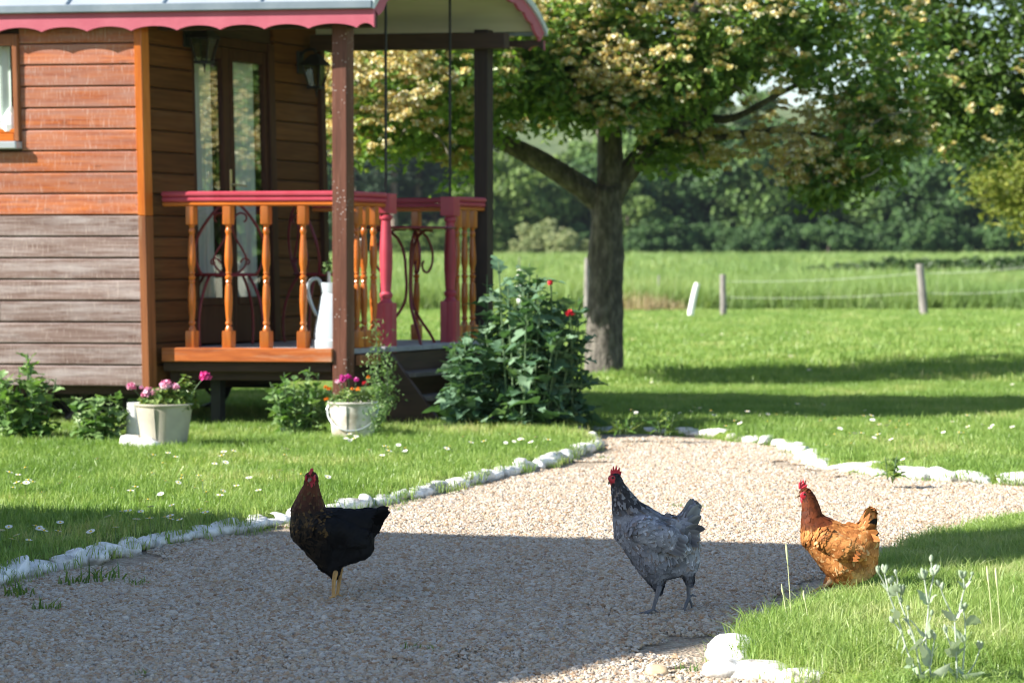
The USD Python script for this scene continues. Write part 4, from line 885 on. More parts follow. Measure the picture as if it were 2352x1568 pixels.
for px, s in zip(range(1400, 2640, 88), (1.05, 1.2, 1.0, 1.15, 1.1, 1.25, 1.0, 1.2, 1.1, 1.15, 1.05, 1.2, 1.1, 1.0, 1.1)):
    far(('round_dark', 'round_mid', 'round_dark')[k % 3], px, 203 + (k * 7) % 9, s, 900 + k); k += 1
for px in range(1420, 2640, 135): far('tall_mid' if k % 2 else 'round_dark', px, 218 + k % 5, 1.25, 930 + k); k += 1
for px in (760, 815, 868, 905, 960, 1000, 1045, 1090): far('pine', px, 222 + (k * 5) % 14, 1.0 + .08 * (k % 3), 960 + k); k += 1
for px in (700, 790, 880, 985, 1080): far('round_dark', px, 232, 1.1, 980 + k); k += 1
for px, Y, s in ((1105, 196, .95), (1180, 198, 1.25), (1255, 202, 1.3), (1330, 206, 1.2), (1440, 199, 1.0), (620, 196, 1.1), (530, 198, 1.0), (930, 190, .42), (1010, 192, .45)): far('light', px, Y, s, 990 + k); k += 1
for px, Y, s in ((1250, 190, 1.0), (1300, 186, .8), (1205, 188, .6)): far('pale_bush', px, Y, s, 1010 + k); k += 1
for px in (100, 260, 420): far('round_mid', px, 205, 1.2, 1030 + k); k += 1
for px in range(1330, 2640, 52): far('shrub', px, 196 + (k * 5) % 4, .8 + .25 * ((k * 7) % 5) / 4, 1050 + k); k += 1
for x, y, sc in ((11.5, 9.0, .75), (14.5, 13.5, .85), (13.0, 17.5, .8), (16.5, 21.5, .9), (19.0, 27.0, .95), (15.0, 31.0, .8)):  # door mirrors these; the unseen row is also added to block sky light
    copy_of(KINDS['round_mid'], 'garden_tree', 'leafy garden tree standing outside the view to the right, mirrored in the porch door', 'tree', 'trees right of the view', (x, y, 0), x, sc)
# wooded hill behind
hx, hy = np.linspace(-260, 260, 90), np.linspace(250, 520, 40)
def hz(x, y): return 1.2 + 27 * smooth((y - 250) / 200) * (.75 + .5 * meshkit.noise(np.stack([x * .012, y * .012, 0 * x], -1), 8)) 
M_hill = groundmat('hill_cover', [(0.3, (0.055, 0.085, 0.04)), (0.5, (0.10, 0.13, 0.06)), (0.7, (0.16, 0.18, 0.09))], 0.06, .35)
obj('hill', grid_mesh(hx, hy, hz), M_hill, smooth=True, kind='structure')

# ================================================================ FENCE AND FIELD EDGE
def post(px, top, bot, w, lean, label, mat=None, h=None, square=False):
    b = G(px, bot, LZ); s = FPX / b[1]; h = (bot - top) / s
    t = b + [lean / s, 0, h]
    t_ = thing('fence_post', label, 'post')
    m = limb([b - [0, 0, .15], b + (t - b) * .5, t], w / s / 2, w / s / 2 * .85, 9, 9, int(px))
    obj('shaft', m, mat or M_fence, t_, smooth=50)
    return b, t
posts = [post(1662, 630, 727, 16, -2, 'short grey weathered fence post right of the leaning white post'), post(2124, 606, 728, 20, -12, 'tall grey weathered fence post at the right, leaning slightly left'),
         post(1348, 592, 735, 14, 0, 'grey fence post half hidden behind the tree trunk'), post(958, 585, 716, 10, 0, 'pale grey fence post seen through the porch entrance'), post(1511, 632, 714, 5, 2, 'thin grey stake in the meadow left of the leaning white post')]
post(1582, 650, 730, 15, 20, 'white painted post leaning to the right by the dry grass', mat=M_whit)
sk = post(1193, 590, 760, 2.6, 0, 'thin grey fence stake with white insulators behind the dark bush')
_sp = stage.GetPrimAtPath('/World/' + 'fence_post_%03d' % (_used[('/World', 'fence_post')] - 1))
for f_ in (.78, .60, .42): obj('insulator', lathe([(0, -.05), (.025, -.045), (.034, 0), (.025, .045), (0, .05)], 10, sk[0] + (sk[1] - sk[0]) * f_), M_whit, _sp, smooth=True)
for k, (zf, lab) in enumerate(((.46, 'lower pale fence wire between the grey posts'), (.83, 'upper pale fence wire between the grey posts'))):
    w = []
    a = posts[0][0] + (posts[0][1] - posts[0][0]) * zf; b = posts[1][0] + (posts[1][1] - posts[1][0]) * zf
    c_ = b + (b - a) * [.62, .5, 1.0]
    for p_, q_ in ((a, b), (b, c_)):
        t_ = np.linspace(0, 1, 16)[:, None]; m_ = p_ + (q_ - p_) * t_; m_[:, 2] -= .05 * (1 - (2 * t_[:, 0] - 1) ** 2); w.append(tube(m_, .0036, 5))
    obj('fence_wire', cat(*w), plain('wire_' + 'ab'[k], (.58, .60, .52), .5), label=lab, cat='wire')
def clump(name, label, px0, px1, py, seed, count, R, h, w, mat, dens, ydepth=1.5, cat_='grass'):
    rg_ = np.random.default_rng(seed); a, b = G(px0, py, LZ), G(px1, py, LZ)
    n_ = dens; t_ = rg_.uniform(0, 1, n_)
    x, y = a[0] + (b[0] - a[0]) * t_, a[1] + rg_.normal(0, ydepth, n_)
    scatter(name, [('tuft', tuft(seed + k, count, R, h, w, .6), mat, False) for k in range(2)], np.column_stack([x, y, ground_z(x, y, np.full(n_, 9.0))]), rg_.uniform(.6, 1.25, n_), rg_.uniform(0, 6.3, n_), rg_.integers(0, 2, n_), label=label, cat=cat_)
clump('dry_grass', 'dry tan grass heaped at the foot of the fence right of the trunk', 1432, 1560, 716, 300, 70, .3, .42, .016, M_dry, 26, .6)
clump('dry_grass', 'dry tan grass along the field edge seen through the porch', 900, 1340, 706, 310, 70, .35, .30, .016, M_dry, 60, .9)
M_hedge = leafy('ditch_leaves', [(0.0, (0.02, 0.055, 0.014)), (0.5, (0.035, 0.08, 0.018)), (1.0, (0.07, 0.12, 0.03))], trans=.2)
rg_ = np.random.default_rng(321); n_ = 150
x = rg_.uniform(8.5, 26, n_) ; y = 88 + rg_.normal(0, .8, n_)
scatter('ditch_growth', [('shrub', crown_mesh(330 + k, .85, .42, -.15, 14, 60, .16), M_hedge, False) for k in range(2)], np.column_stack([x, y, ground_z(x, y, np.full(n_, 9.0)) + .1]), rg_.uniform(.6, 1.15, n_) * np.clip((x - 6) / 8, .3, 1), rg_.uniform(0, 6.3, n_), rg_.integers(0, 2, n_), label='dark line of low growth along a ditch across the meadow', cat='shrubs')
M_yel = leafy('yellow_petals', [(0, (.75, .55, .02)), (1, (.85, .68, .05))], trans=.2)
clump('yellow_meadow_flowers', 'scattered yellow flowers in the meadow grass by the right post', 1920, 2120, 676, 340, 10, .35, .5, .03, M_yel, 12, 1.0, 'flowers')

# ================================================================ PLANTS AROUND THE CARAVAN
def lobed_leaf(Ln, Wd, rng, lobes=3.5, depth=.35, fold=.3, droop=.5, n=9, wide=.55):
    t = np.linspace(0, 1, n)
    prof_ = np.sin(PI * np.clip(t, 0, 1) ** wide) ** .8 * (1 - depth + depth * np.cos(lobes * 2 * PI * t + rng.uniform(-.4, .4)) ** 1) + .02
    prof_[0] = .10; prof_[-1] = .0
    x = Ln * t; z = -droop * Ln * t ** 2 + rng.normal(0, .012, n) * Ln
    vs = [np.stack([x, 0 * x, z], 1)]
    for s in (-1, 1):
        w = prof_ * Wd / 2 * rng.uniform(.85, 1.15); edge = rng.normal(0, .05, n) * Wd
        vs.append(np.stack([x + .10 * w, s * w, z + fold * w + edge], 1))
    v = np.vstack(vs); f = []
    for i in range(n - 1):
        f += [[i, i + 1, n + i + 1], [i, n + i + 1, n + i], [i, 2 * n + i, 2 * n + i + 1], [i, 2 * n + i + 1, i + 1]]
    return v, np.array(f)
def orient(v, p, az, pitch, roll=0.0):
    R = trimesh.transformations.euler_matrix(roll, -pitch, az, 'sxyz')[:3, :3]
    return v @ R.T + p
M_blue = leafy('bluish_leaves', [(0.0, (0.075, 0.150, 0.085)), (0.5, (0.125, 0.225, 0.130)), (1.0, (0.22, 0.33, 0.21))], trans=.25, rough=.6, spec=.25, tcol=(1.1, 1.3, .5))
M_fresh = leafy('fresh_leaves', [(0.0, (0.09, 0.18, 0.055)), (0.5, (0.155, 0.27, 0.085)), (1.0, (0.26, 0.37, 0.15))], trans=.28, rough=.42, spec=.5, tcol=(1.1, 1.3, .5))
M_weed = leafy('weed_leaves', [(0.0, (0.06, 0.14, 0.025)), (0.5, (0.11, 0.20, 0.035)), (1.0, (0.19, 0.27, 0.06))], trans=.3, rough=.45)
M_stem = plain('green_stem', (.06, .11, .045), .6, color2=(.09, .15, .06), scale=20)
def leafy_plant(name, label, px, py, height, spreadx, spready, stems, per, leaf, mat, seed, group=None, ratio=1.0, gz=LZ, topsmall=.55, lean=.0):
    rng = np.random.default_rng(seed); b = G(px, py, gz)
    t = thing(name, label, 'plant', group)
    for i in range(stems):
        a, r = rng.uniform(0, 2 * PI), math.sqrt(rng.uniform())
        x0 = np.array([math.cos(a) * r * spreadx * .55, math.sin(a) * r * spready * .55, 0])
        x1 = np.array([math.cos(a) * r * spreadx + lean * height, math.sin(a) * r * spready, height * (1.05 - .28 * r ** 2) * rng.uniform(.74, 1.05)])
        pts = spline(b + np.array([x0, (x0 * .6 + x1 * .4) * [1, 1, .98], x1]), 14)
        obj('stem', tube(pts, np.linspace(.0075, .003, 14) * (height / .6) ** .5, 6), M_stem, t, smooth=True)
        for j in range(per):
            s = (j + rng.uniform(.2, .8)) / per; s = .08 + .92 * s
            p = pts[min(int(s * 13), 13)]
            Ln = leaf * (1 - (1 - topsmall) * s) * rng.uniform(.7, 1.25)
            v, f = lobed_leaf(Ln, Ln * ratio, rng, rng.choice([2.5, 3.5, 3.5]), .38, rng.uniform(.1, .45), rng.uniform(.15, .7))
            az = j * 2.4 + a + rng.normal(0, .4)
            v = orient(v, p, az, rng.normal(.25 + .5 * s, .3), rng.normal(0, .35))
            obj('leaf', trimesh.Trimesh(v, f, process=False), mat, t, smooth=True, tint=np.full((len(v), 3), rng.uniform()))
    return t, b
leafy_plant('leafy_plant', 'tall bluish green leafy plant at the far left in front of the caravan wheel', 62, 1012, .47, .21, .12, 15, 13, .125, M_fresh, 501)
leafy_plant('leafy_plant', 'low leafy plant between the tall left plant and the zinc bucket', 228, 1018, .29, .15, .10, 12, 11, .115, M_fresh, 502)
leafy_plant('leafy_plant', 'bushy green plant left of the white bucket below the porch', 685, 1000, .39, .20, .14, 17, 13, .095, M_fresh, 503)
bush, bb_ = leafy_plant('poppy_bush', 'large dark bluish green bush with two red blooms beside the porch steps', 1195, 985, .96, .37, .22, 25, 11, .175, M_blue, 504, topsmall=.75)
leafy_plant('leafy_plant', 'pale bluish leafy plant standing before the left side of the large bush', 1062, 985, .62, .15, .11, 12, 13, .17, M_blue, 505)
leafy_plant('leafy_plant', 'dark stalks at the back of the large bush before the far porch post', 1128, 978, .88, .15, .10, 10, 13, .16, M_blue, 515, topsmall=.75)
leafy_plant('leafy_plant', 'dark stalks in the middle of the large bush below the upper red bloom', 1240, 980, .90, .12, .10, 8, 13, .16, M_blue, 516, topsmall=.75)
leafy_plant('leafy_plant', 'small pale shoot at the foot of the large bush', 1160, 985, .20, .07, .05, 4, 7, .06, M_fresh, 506)
leafy_plant('leafy_plant', 'tall dark stalks at the right side of the large bush by the tree trunk', 1310, 980, .80, .12, .10, 9, 14, .17, M_blue, 507)
leafy_plant('leafy_plant', 'upright pale green shoot just right of the large bush', 1316, 984, .15, .03, .03, 4, 6, .045, M_fresh, 508)
leafy_plant('leafy_plant', 'leaning pale green shoot right below the large bush', 1262, 972, .13, .05, .04, 4, 6, .045, M_fresh, 509, lean=.3)
leafy_plant('thistle_weed', 'broad leaved weed among the white stones at the far end of the path', 1525, 1000, .16, .07, .06, 6, 5, .11, M_weed, 510, ratio=.35)
leafy_plant('thistle_weed', 'sprawling weed at the left of the far stones in the shade', 1430, 998, .10, .10, .07, 7, 4, .10, M_weed, 511, ratio=.3)
leafy_plant('thistle_weed', 'green weed growing in the gap between the white stones on the right', 2045, 1100, .13, .07, .05, 7, 5, .075, M_weed, 512, ratio=.5)
M_redp = leafy('red_petals', [(0, (.30, .005, .012)), (.5, (.46, .012, .022)), (1, (.60, .03, .05))], trans=.15, rough=.5, tcol=(1.2, .8, .8))
def ballflower(parent, p, r, mat, seed, count=46, nm='bloom'):
    rng = np.random.default_rng(seed); d = rng.normal(size=(count, 3)); d /= np.linalg.norm(d, axis=1, keepdims=True)
    d[:, 2] = np.abs(d[:, 2]) * 1.1 - .35
    obj(nm, leaf_cards(p + d * r * rng.uniform(.45, 1, (count, 1)), d + rng.normal(0, .35, (count, 3)), r * .95, r * .8, rng, .15), mat, parent)
for px, py, r in ((1309, 720, .030), (1264, 650, .020)):
    ballflower(bush, AT(px, py, bb_[1] - .18), r, M_redp, px)
    obj('stem', tube(spline([AT(px, py, bb_[1] - .18), AT(px + 3, py + 45, bb_[1] - .10), AT(px + 2, py + 120, bb_[1])], 8), .0045, 6), M_stem, bush, smooth=True)

# feathery plant by the near newel
fp = thing('feathery_plant', 'tall feathery green stalk growing in front of the red newel post', 'plant')
b = G(872, 992, LZ); rng = np.random.default_rng(520)
tops = [(862, 745), (880, 800), (846, 830), (895, 850), (868, 880), (905, 910), (850, 915)]
fc, fn = [], []
for px, py in tops:
    e = AT(px, py, b[1]) + [0, rng.normal(0, .04), 0]
    pts = spline([b + [rng.normal(0, .02), 0, 0], b * .5 + e * .5 + [rng.normal(0, .02), 0, 0], e], 16)
    obj('stem', tube(pts, np.linspace(.005, .002, 16), 5), M_stem, fp, smooth=True)
    for p in pts[5:]:
        m_ = 14; fc.append(p + rng.normal(0, 1, (m_, 3)) * [.030, .022, .018]); fn.append(rng.normal(0, 1, (m_, 3)) + [0, 0, .6])
obj('foliage', leaf_cards(np.vstack(fc), np.vstack(fn), .030, .009, rng), M_fresh, fp, kind='stuff')

# buckets
def bucket(px0, px1, ptop, pbot, ybase, label, mat, handle, bpx0, bpx1):
    b = G((bpx0 + bpx1) / 2, ybase, LZ); s = FPX / b[1]
    r1, r0, h = (px1 - px0) / s / 2, (bpx1 - bpx0) / s / 2, (ybase - ptop) / s
    t = thing('bucket', label, 'bucket', loc=b)
    obj('body', lathe([(0, .004), (r0, .0), (r0 + .002, .012), (r1 - .004, h - .014), (r1 + .004, h - .012), (r1 + .007, h - .004), (r1 + .002, h), (r1 - .008, h - .006), (r0, .03), (0, .03)], 36), mat, t, smooth=40)
    obj('soil', lathe([(r1 - .02, h - .035), (r1 * .5, h - .02), (0, h - .015)], 24), M_soil, t, smooth=True)
    obj('seam', tube([(-r0 * .22, -r0 * .985, .01), (-r1 * .22, -r1 * .982, h - .02)], .004, 6), mat, t)
    if handle:
        a = np.linspace(0, PI, 24)
        hp_ = np.stack([-r1 * 1.05 * np.cos(a), -np.sin(a) * r1 * 1.02 - .012, h - .045 - np.sin(a) * .115], 1)
        obj('handle', tube(hp_, .0045, 6), M_zinc, t, smooth=True)
        for sx in (-1, 1): obj('ear', tube([(sx * (r1 - .004), -.012, h - .07), (sx * (r1 + .01), -.012, h - .045), (sx * (r1 - .002), -.012, h - .02)], .007, 6), M_zinc, t)
    return b, r1, h
bk1 = bucket(312, 445, 925, 1026, 1026, 'cream zinc bucket of pink geraniums with a seam down its front', M_zbuck, False, 327, 428)
bk2 = bucket(757, 868, 921, 1004, 1004, 'worn white bucket with a wire handle full of mixed flowers', M_wbuck, True, 763, 858)
M_pink = leafy('pink_petals', [(0, (.66, .16, .34)), (.35, (.76, .34, .50)), (.65, (.82, .60, .70)), (1, (.84, .80, .82))], trans=.25, rough=.5, tcol=(1.1, .8, .9))
M_hot = leafy('hot_pink_petals', [(0, (.62, .02, .22)), (.6, (.75, .06, .34)), (1, (.80, .16, .48))], trans=.25, rough=.5, tcol=(1.1, .7, .9))
M_mag = leafy('magenta_petals', [(0, (.45, .01, .22)), (.6, (.60, .03, .34)), (1, (.68, .22, .50))], trans=.25, rough=.5, tcol=(1.1, .7, .9))
M_oran = leafy('orange_petals', [(0, (.62, .14, .006)), (.6, (.78, .24, .01)), (1, (.85, .36, .02))], trans=.2, rough=.5, tcol=(1.1, .9, .5))
M_ger = leafy('geranium_leaves', [(0.0, (0.09, 0.17, 0.035)), (0.5, (0.15, 0.24, 0.055)), (1.0, (0.26, 0.33, 0.11))], trans=.3, rough=.4)
def foliage_mound(parent, c_, rx, ry, rz, count, L_, W_, mat, seed, nm='foliage'):
    rng = np.random.default_rng(seed); d = rng.normal(size=(count, 3)); d /= np.linalg.norm(d, axis=1, keepdims=True); d[:, 2] = np.abs(d[:, 2])
    p = c_ + d * rng.uniform(.25, 1, (count, 1)) ** .5 * [rx, ry, rz]
    obj(nm, leaf_cards(p, d + [0, -.2, .7] + rng.normal(0, .4, (count, 3)), L_, W_, rng), mat, parent, kind='stuff')
def head(parent, px, py, Y, r, mat, seed, count=50, foot=None):
    p = AT(px, py, Y); ballflower(parent, p, r, mat, seed, count, 'flower_head')
    if foot is not None: obj('stem', tube(spline([foot, foot * .4 + p * .6 + [0, 0, .01], p], 8), .0028, 5), M_stem, parent, smooth=True)
gr_ = thing('geranium', 'pink geranium plant growing in the cream zinc bucket', 'plant')
c1 = bk1[0] + [0, 0, bk1[2] - .02]
foliage_mound(gr_, c1 + [.02, 0, 0], .175, .13, .125, 300, .040, .036, M_ger, 531)
foliage_mound(gr_, c1 + [.12, 0, .02], .065, .05, .16, 110, .032, .030, M_ger, 532)
for k, (px, py, r, m_) in enumerate(((301, 888, .030, M_pink), (342, 903, .042, M_pink), (381, 884, .036, M_pink), (402, 888, .028, M_pink), (471, 864, .032, M_hot), (362, 898, .018, M_whit and M_pink), (325, 890, .014, M_pink))):
    head(gr_, px, py, bk1[0][1] - .04, r, m_, 540 + k, 44, c1 + [(px - 378) / 416 * .5, -.02, 0])
pt = thing('petunia', 'magenta flowering plant growing in the worn white bucket', 'plant')
c2 = bk2[0] + [0, 0, bk2[2] - .02]
foliage_mound(pt, c2, .15, .12, .10, 300, .036, .018, M_ger, 533)
for k, (px, py, r, m_) in enumerate(((800, 866, .022, M_mag), (788, 872, .022, M_mag), (776, 876, .020, M_pink), (818, 872, .018, M_mag), (838, 880, .018, M_redp), (786, 866, .018, M_mag))):
    head(pt, px, py, bk2[0][1] - .03, r, m_, 550 + k, 36, c2 + [(px - 812) / 400 * .5, -.02, 0])
mg = thing('marigold', 'orange marigold plant at the front of the worn white bucket', 'plant')
foliage_mound(mg, c2 + [-.05, -.05, 0], .11, .07, .07, 170, .028, .011, M_fresh, 534)
for k, (px, py, r) in enumerate(((748, 889, .014), (756, 893, .016), (809, 893, .012), (822, 894, .016), (751, 916, .014), (846, 866, .012))):
    head(mg, px, py, bk2[0][1] - .07, r, M_oran, 560 + k, 26, c2 + [(px - 812) / 400 * .6, -.05, 0])
tv = thing('trailing_plant', 'wispy green plant trailing over the right rim of the white bucket', 'plant')
rng = np.random.default_rng(570); fc = []
for px, py in ((870, 935), (862, 960), (858, 985), (880, 945), (850, 945), (866, 975), (890, 930)):
    fc.append(AT(px, py, bk2[0][1] - .13) + rng.normal(0, 1, (26, 3)) * [.022, .02, .02])
obj('foliage', leaf_cards(np.vstack(fc), rng.normal(0, 1, (26 * 7, 3)) + [0, -.4, .5], .028, .008, rng), M_fresh, tv, kind='stuff')
cy = G(310, 1016, LZ)
can = thing('white_pot', 'tall white cylindrical pot standing behind the zinc bucket', 'pot', loc=cy)
obj('body', lathe([(0, 0), (.047, 0), (.050, .02), (.050, .14), (.045, .155), (.045, .225), (.040, .225), (.040, .2), (0, .2)], 24), M_whit, can, smooth=40)
for k, (px, py, lx, ly, lz, lab) in enumerate(((302, 1027, .13, .10, .09, 'rounded white stone left of the zinc bucket foot'), (338, 1030, .155, .10, .075, 'flat white stone in front of the zinc bucket foot'))):
    rg_ = np.random.default_rng(590 + k); m = stone_mesh(rg_, lx, ly, lz); m.apply_translation(G(px, py, LZ) + [0, 0, lz * .32]); obj('border_stone', m, M_stone, smooth=True, label=lab, cat='stone')
cutting_c = P(uq(756, .20), .20, DZ + .345) + [0, 0, .15]
rng = np.random.default_rng(591); obj('leaves', leaf_cards(np.array([0, 0, .15]) + rng.normal(0, .022, (26, 3)), rng.normal(0, 1, (26, 3)), .04, .022, rng), M_fresh, stage.GetPrimAtPath('/World/potted_stem'), kind='stuff')

# ---------------------------------------------------------------- silver campion at the front right
M_silv = leafy('silver_leaves', [(0.0, (0.23, 0.31, 0.19)), (0.5, (0.33, 0.41, 0.285)), (1.0, (0.47, 0.53, 0.42))], trans=.18, rough=.8, spec=.2, tcol=(1.0, 1.1, .7))
M_sstem = plain('silver_stem', (.36, .42, .32), .85, color2=(.48, .53, .44), scale=60)
YC = 5.86
def Z(zx, zy, dy=0.0): return AT(1894.9 + zx * .2311, 1205.8 + zy * .2311, YC + dy)
def campion(label, stems, buds, leaves, seed):
    rng = np.random.default_rng(seed); t = thing('silver_campion', label, 'plant')
    for pts, r in stems:
        d = np.cumsum(rng.normal(0, .006, len(pts)))
        p = spline([Z(x, y, e) for (x, y), e in zip(pts, d)], 6 * len(pts))
        if pts[0][1] > 1590: p = np.vstack([[p[0][0], p[0][1] + .02, -.02], p])
        obj('stem', tube(p, r * .62 * np.linspace(1, .75, len(p)), 7), M_sstem, t, smooth=True)
    for x, y, dx, dy, s in buds:
        a = Z(x, y, rng.normal(0, .004)); ax = Z(x + dx, y + dy) - a; ln = np.linalg.norm(ax); ax /= ln
        tip = a + ax * ln
        obj('bud', tube(np.array([a, a + ax * ln * .25, a + ax * ln * .6, a + ax * ln * .85, tip]), np.array([.0018, .0045, .0050, .0030, .0008]) * s, 7), M_silv, t, smooth=True, tint=np.full((37, 3), rng.uniform()))
        for q in range(3):
            v, f = lobed_leaf(ln * 1.0, ln * .20, rng, 0, 0, .5, -.25, 6)
            pit = math.asin(np.clip(ax[2], -1, 1)) - .38; az = math.atan2(ax[1], ax[0]) if abs(ax[2]) < .95 else 0
            R0 = orient(v, np.zeros(3), q * 2.1 + rng.uniform(0, .6), .95)
            # tilt the whorl so that its axis follows the bud
            M = trimesh.geometry.align_vectors([0, 0, 1], ax)[:3, :3]
            obj('leaf', trimesh.Trimesh(R0 @ M.T + a, f, process=False), M_silv, t, smooth=True, tint=np.full((len(v), 3), rng.uniform()))
    for x, y, x2, y2, wfrac, dz in leaves:
        a, b = Z(x, y), Z(x2, y2, dz); ax = b - a; ln = np.linalg.norm(ax)
        ln *= 1.3; v, f = lobed_leaf(ln, ln * wfrac * 1.0, rng, 0, 0, rng.uniform(.12, .30), rng.uniform(.0, .12), 9)
        az, pit = math.atan2(ax[1], ax[0]), math.asin(ax[2] / ln)
        obj('leaf', trimesh.Trimesh(orient(v, a, az, pit + .12, rng.choice([-1, 1]) * rng.uniform(.7, 1.2)), f, process=False), M_silv, t, smooth=True, tint=np.full((len(v), 3), rng.uniform()))
campion('silvery campion plant with forked buds, left of the three at the front right',
        [([(965, 1660), (880, 1390), (800, 1200), (750, 1010), (690, 830), (640, 690)], .0042), ([(640, 690), (600, 600), (530, 470)], .0028), ([(625, 650), (610, 560), (592, 480)], .0030), ([(640, 690), (655, 620), (660, 560)], .0028),
         ([(900, 1190), (840, 1000), (770, 830), (745, 760)], .0036), ([(745, 760), (715, 660), (692, 560)], .0028), ([(715, 600), (722, 540), (704, 490)], .0026), ([(745, 770), (755, 690), (760, 650)], .0032), ([(770, 1100), (720, 1010), (680, 960)], .0028), ([(900, 1190), (870, 1130), (850, 1080)], .0026), ([(960, 1500), (930, 1350), (900, 1190)], .004), ([(830, 960), (825, 880), (822, 840)], .0026)],
        [(530, 475, -12, -75, 1), (592, 485, -20, -100, 1.25), (597, 480, 12, -90, 1), (660, 570, 10, -75, 1.1), (655, 580, -25, -55, .9), (704, 495, -6, -60, .9), (755, 690, -10, -110, 1.3), (765, 690, 15, -110, 1.1), (742, 780, 20, -60, 1), (680, 970, -35, -70, 1.3), (822, 845, 2, -55, 1), (850, 1090, -20, -60, 1)],
        [(640, 700, 590, 590, .55, .01), (640, 700, 700, 590, .62, -.02), (720, 870, 660, 840, .6, 0), (740, 920, 700, 850, .5, -.02), (850, 1010, 790, 930, .5, -.02), (770, 1060, 740, 1250, .3, -.02), (800, 1200, 770, 1330, .35, .02), (870, 1380, 820, 1320, .5, -.02), (880, 1400, 910, 1480, .4, -.02), (900, 1440, 850, 1580, .35, -.03), (960, 1500, 1010, 1430, .45, -.02), (860, 1400, 800, 1420, .5, 0)], 601)
campion('tallest silvery campion plant, in the middle of the three at the front right',
        [([(1045, 1660), (1038, 1400), (1000, 1115), (1022, 900), (1026, 780)], .0044), ([(1026, 780), (1005, 650), (985, 520)], .0034), ([(1030, 740), (1055, 620), (1078, 500)], .0034), ([(1062, 470), (1058, 400), (1055, 360)], .0024), ([(990, 1105), (920, 1020), (850, 940)], .0030), ([(1000, 1120), (940, 1190), (900, 1240)], .0030), ([(1050, 1390), (1070, 1250), (1088, 1130)], .003), ([(1025, 990), (1045, 930), (1060, 890)], .0026)],
        [(985, 530, -25, -110, 1.3), (990, 525, 15, -90, 1), (1055, 365, 2, -75, 1.1), (1078, 500, -30, -80, 1.1), (1082, 500, 25, -120, 1.4), (1088, 1135, -6, -80, 1.1), (1060, 895, 2, -60, 1), (975, 540, -50, -70, .8), (1090, 490, 45, -100, .9)],
        [(1025, 790, 985, 650, .55, .0), (1025, 790, 1070, 690, .55, -.02), (1000, 1110, 940, 1040, .45, 0), (1005, 1110, 1020, 960, .42, -.02), (1000, 1120, 1060, 1040, .42, -.02), (990, 1130, 870, 1280, .28, -.02), (1035, 1400, 985, 1180, .32, -.02), (1040, 1400, 1070, 1200, .3, .01), (1060, 1300, 1060, 1170, .4, 0), (1050, 1560, 1190, 1390, .3, -.04), (1040, 1580, 960, 1500, .4, -.03)], 602)
campion('silvery campion plant with broad lower leaves, right of the three at the front right',
        [([(1312, 1660), (1305, 1300), (1290, 960)], .0042), ([(1290, 950), (1225, 810), (1165, 670), (1145, 600)], .0034), ([(1300, 940), (1335, 850), (1350, 780), (1385, 640)], .0036), ([(1385, 630), (1378, 560), (1372, 520)], .003), ([(1418, 590), (1445, 530), (1465, 490)], .0024), ([(1370, 1500), (1387, 1200), (1385, 900), (1370, 830)], .0036), ([(1300, 1310), (1240, 1170), (1205, 1070)], .0028), ([(1330, 1530), (1420, 1470), (1500, 1340), (1540, 1220)], .003)],
        [(1145, 610, -40, -70, 1.1), (1160, 640, 10, -80, 1), (1372, 525, -30, -80, 1.3), (1378, 525, 20, -75, 1), (1360, 530, -30, -90, .8), (1465, 495, -5, -35, 1), (1365, 850, -20, -80, 1.2), (1375, 850, 25, -85, 1.2), (1205, 1080, -18, -100, 1.1), (1540, 1230, -20, -90, 1.2), (1545, 1230, 15, -80, 1)],
        [(1290, 945, 1195, 850, .5, 0), (1290, 945, 1345, 840, .5, -.02), (1385, 640, 1345, 560, .6, -.01), (1385, 640, 1425, 560, .5, -.01), (1305, 1290, 1270, 1160, .5, -.02), (1305, 1290, 1320, 1090, .42, -.02), (1310, 1290, 1370, 1210, .4, 0), (1390, 1180, 1430, 1060, .45, -.02), (1385, 1170, 1345, 1000, .35, 0), (1310, 1300, 1210, 1240, .4, -.03), (1315, 1560, 1530, 1480, .28, -.04), (1310, 1540, 1235, 1370, .38, -.02), (1370, 1480, 1340, 1380, .4, 0), (1400, 940, 1510, 1010, .4, .04)], 603)

# ---------------------------------------------------------------- daisies
dz = stage.CreateClassPrim('/World/_class_daisy')
ang = np.arange(12) / 12 * 2 * PI
pv = [(0, 0, .058)]
for a in ang: pv += [(.0125 * math.cos(a - .2), .0125 * math.sin(a - .2), .0595), (.0140 * math.cos(a), .0140 * math.sin(a), .0600), (.0125 * math.cos(a + .2), .0125 * math.sin(a + .2), .0595)]
obj('petals', trimesh.Trimesh(pv, [[0, 1 + 3 * k, 2 + 3 * k] for k in range(12)] + [[0, 2 + 3 * k, 3 + 3 * k] for k in range(12)], process=False), plain('daisy_white', (.80, .80, .80), .6), dz)
obj('eye', lathe([(.0045, .0585), (.0042, .0605), (.002, .062), (0, .0622)], 8), plain('daisy_yellow', (.70, .46, .02), .6), dz)
obj('stem', tube([(0, 0, 0), (.002, 0, .03), (0, 0, .058)], .0009, 4), M_stem, dz)
DL = [(38,442),(125,455),(205,417),(85,535),(133,510),(162,512),(198,502),(190,520),(232,497),(470,500),(788,540),(968,553),(940,580),(1085,312),(1210,293),(1262,322),(1157,382),(1063,421),(1345,460),(1430,457),(1263,493),(1165,495),(1473,520),(1375,550),(1187,570),(1080,624),(1275,663),(1498,578),(1578,548),(1718,530),(1585,607),(1487,625),(1813,474),(2025,437),(2140,416),(2180,466),(2335,460),(2067,267),(2052,318),(1625,300),(1632,318),(1668,278),(1545,380),(1610,367),(1465,702),(1345,470),(330,560),(610,470),(700,350),(1890,560)]
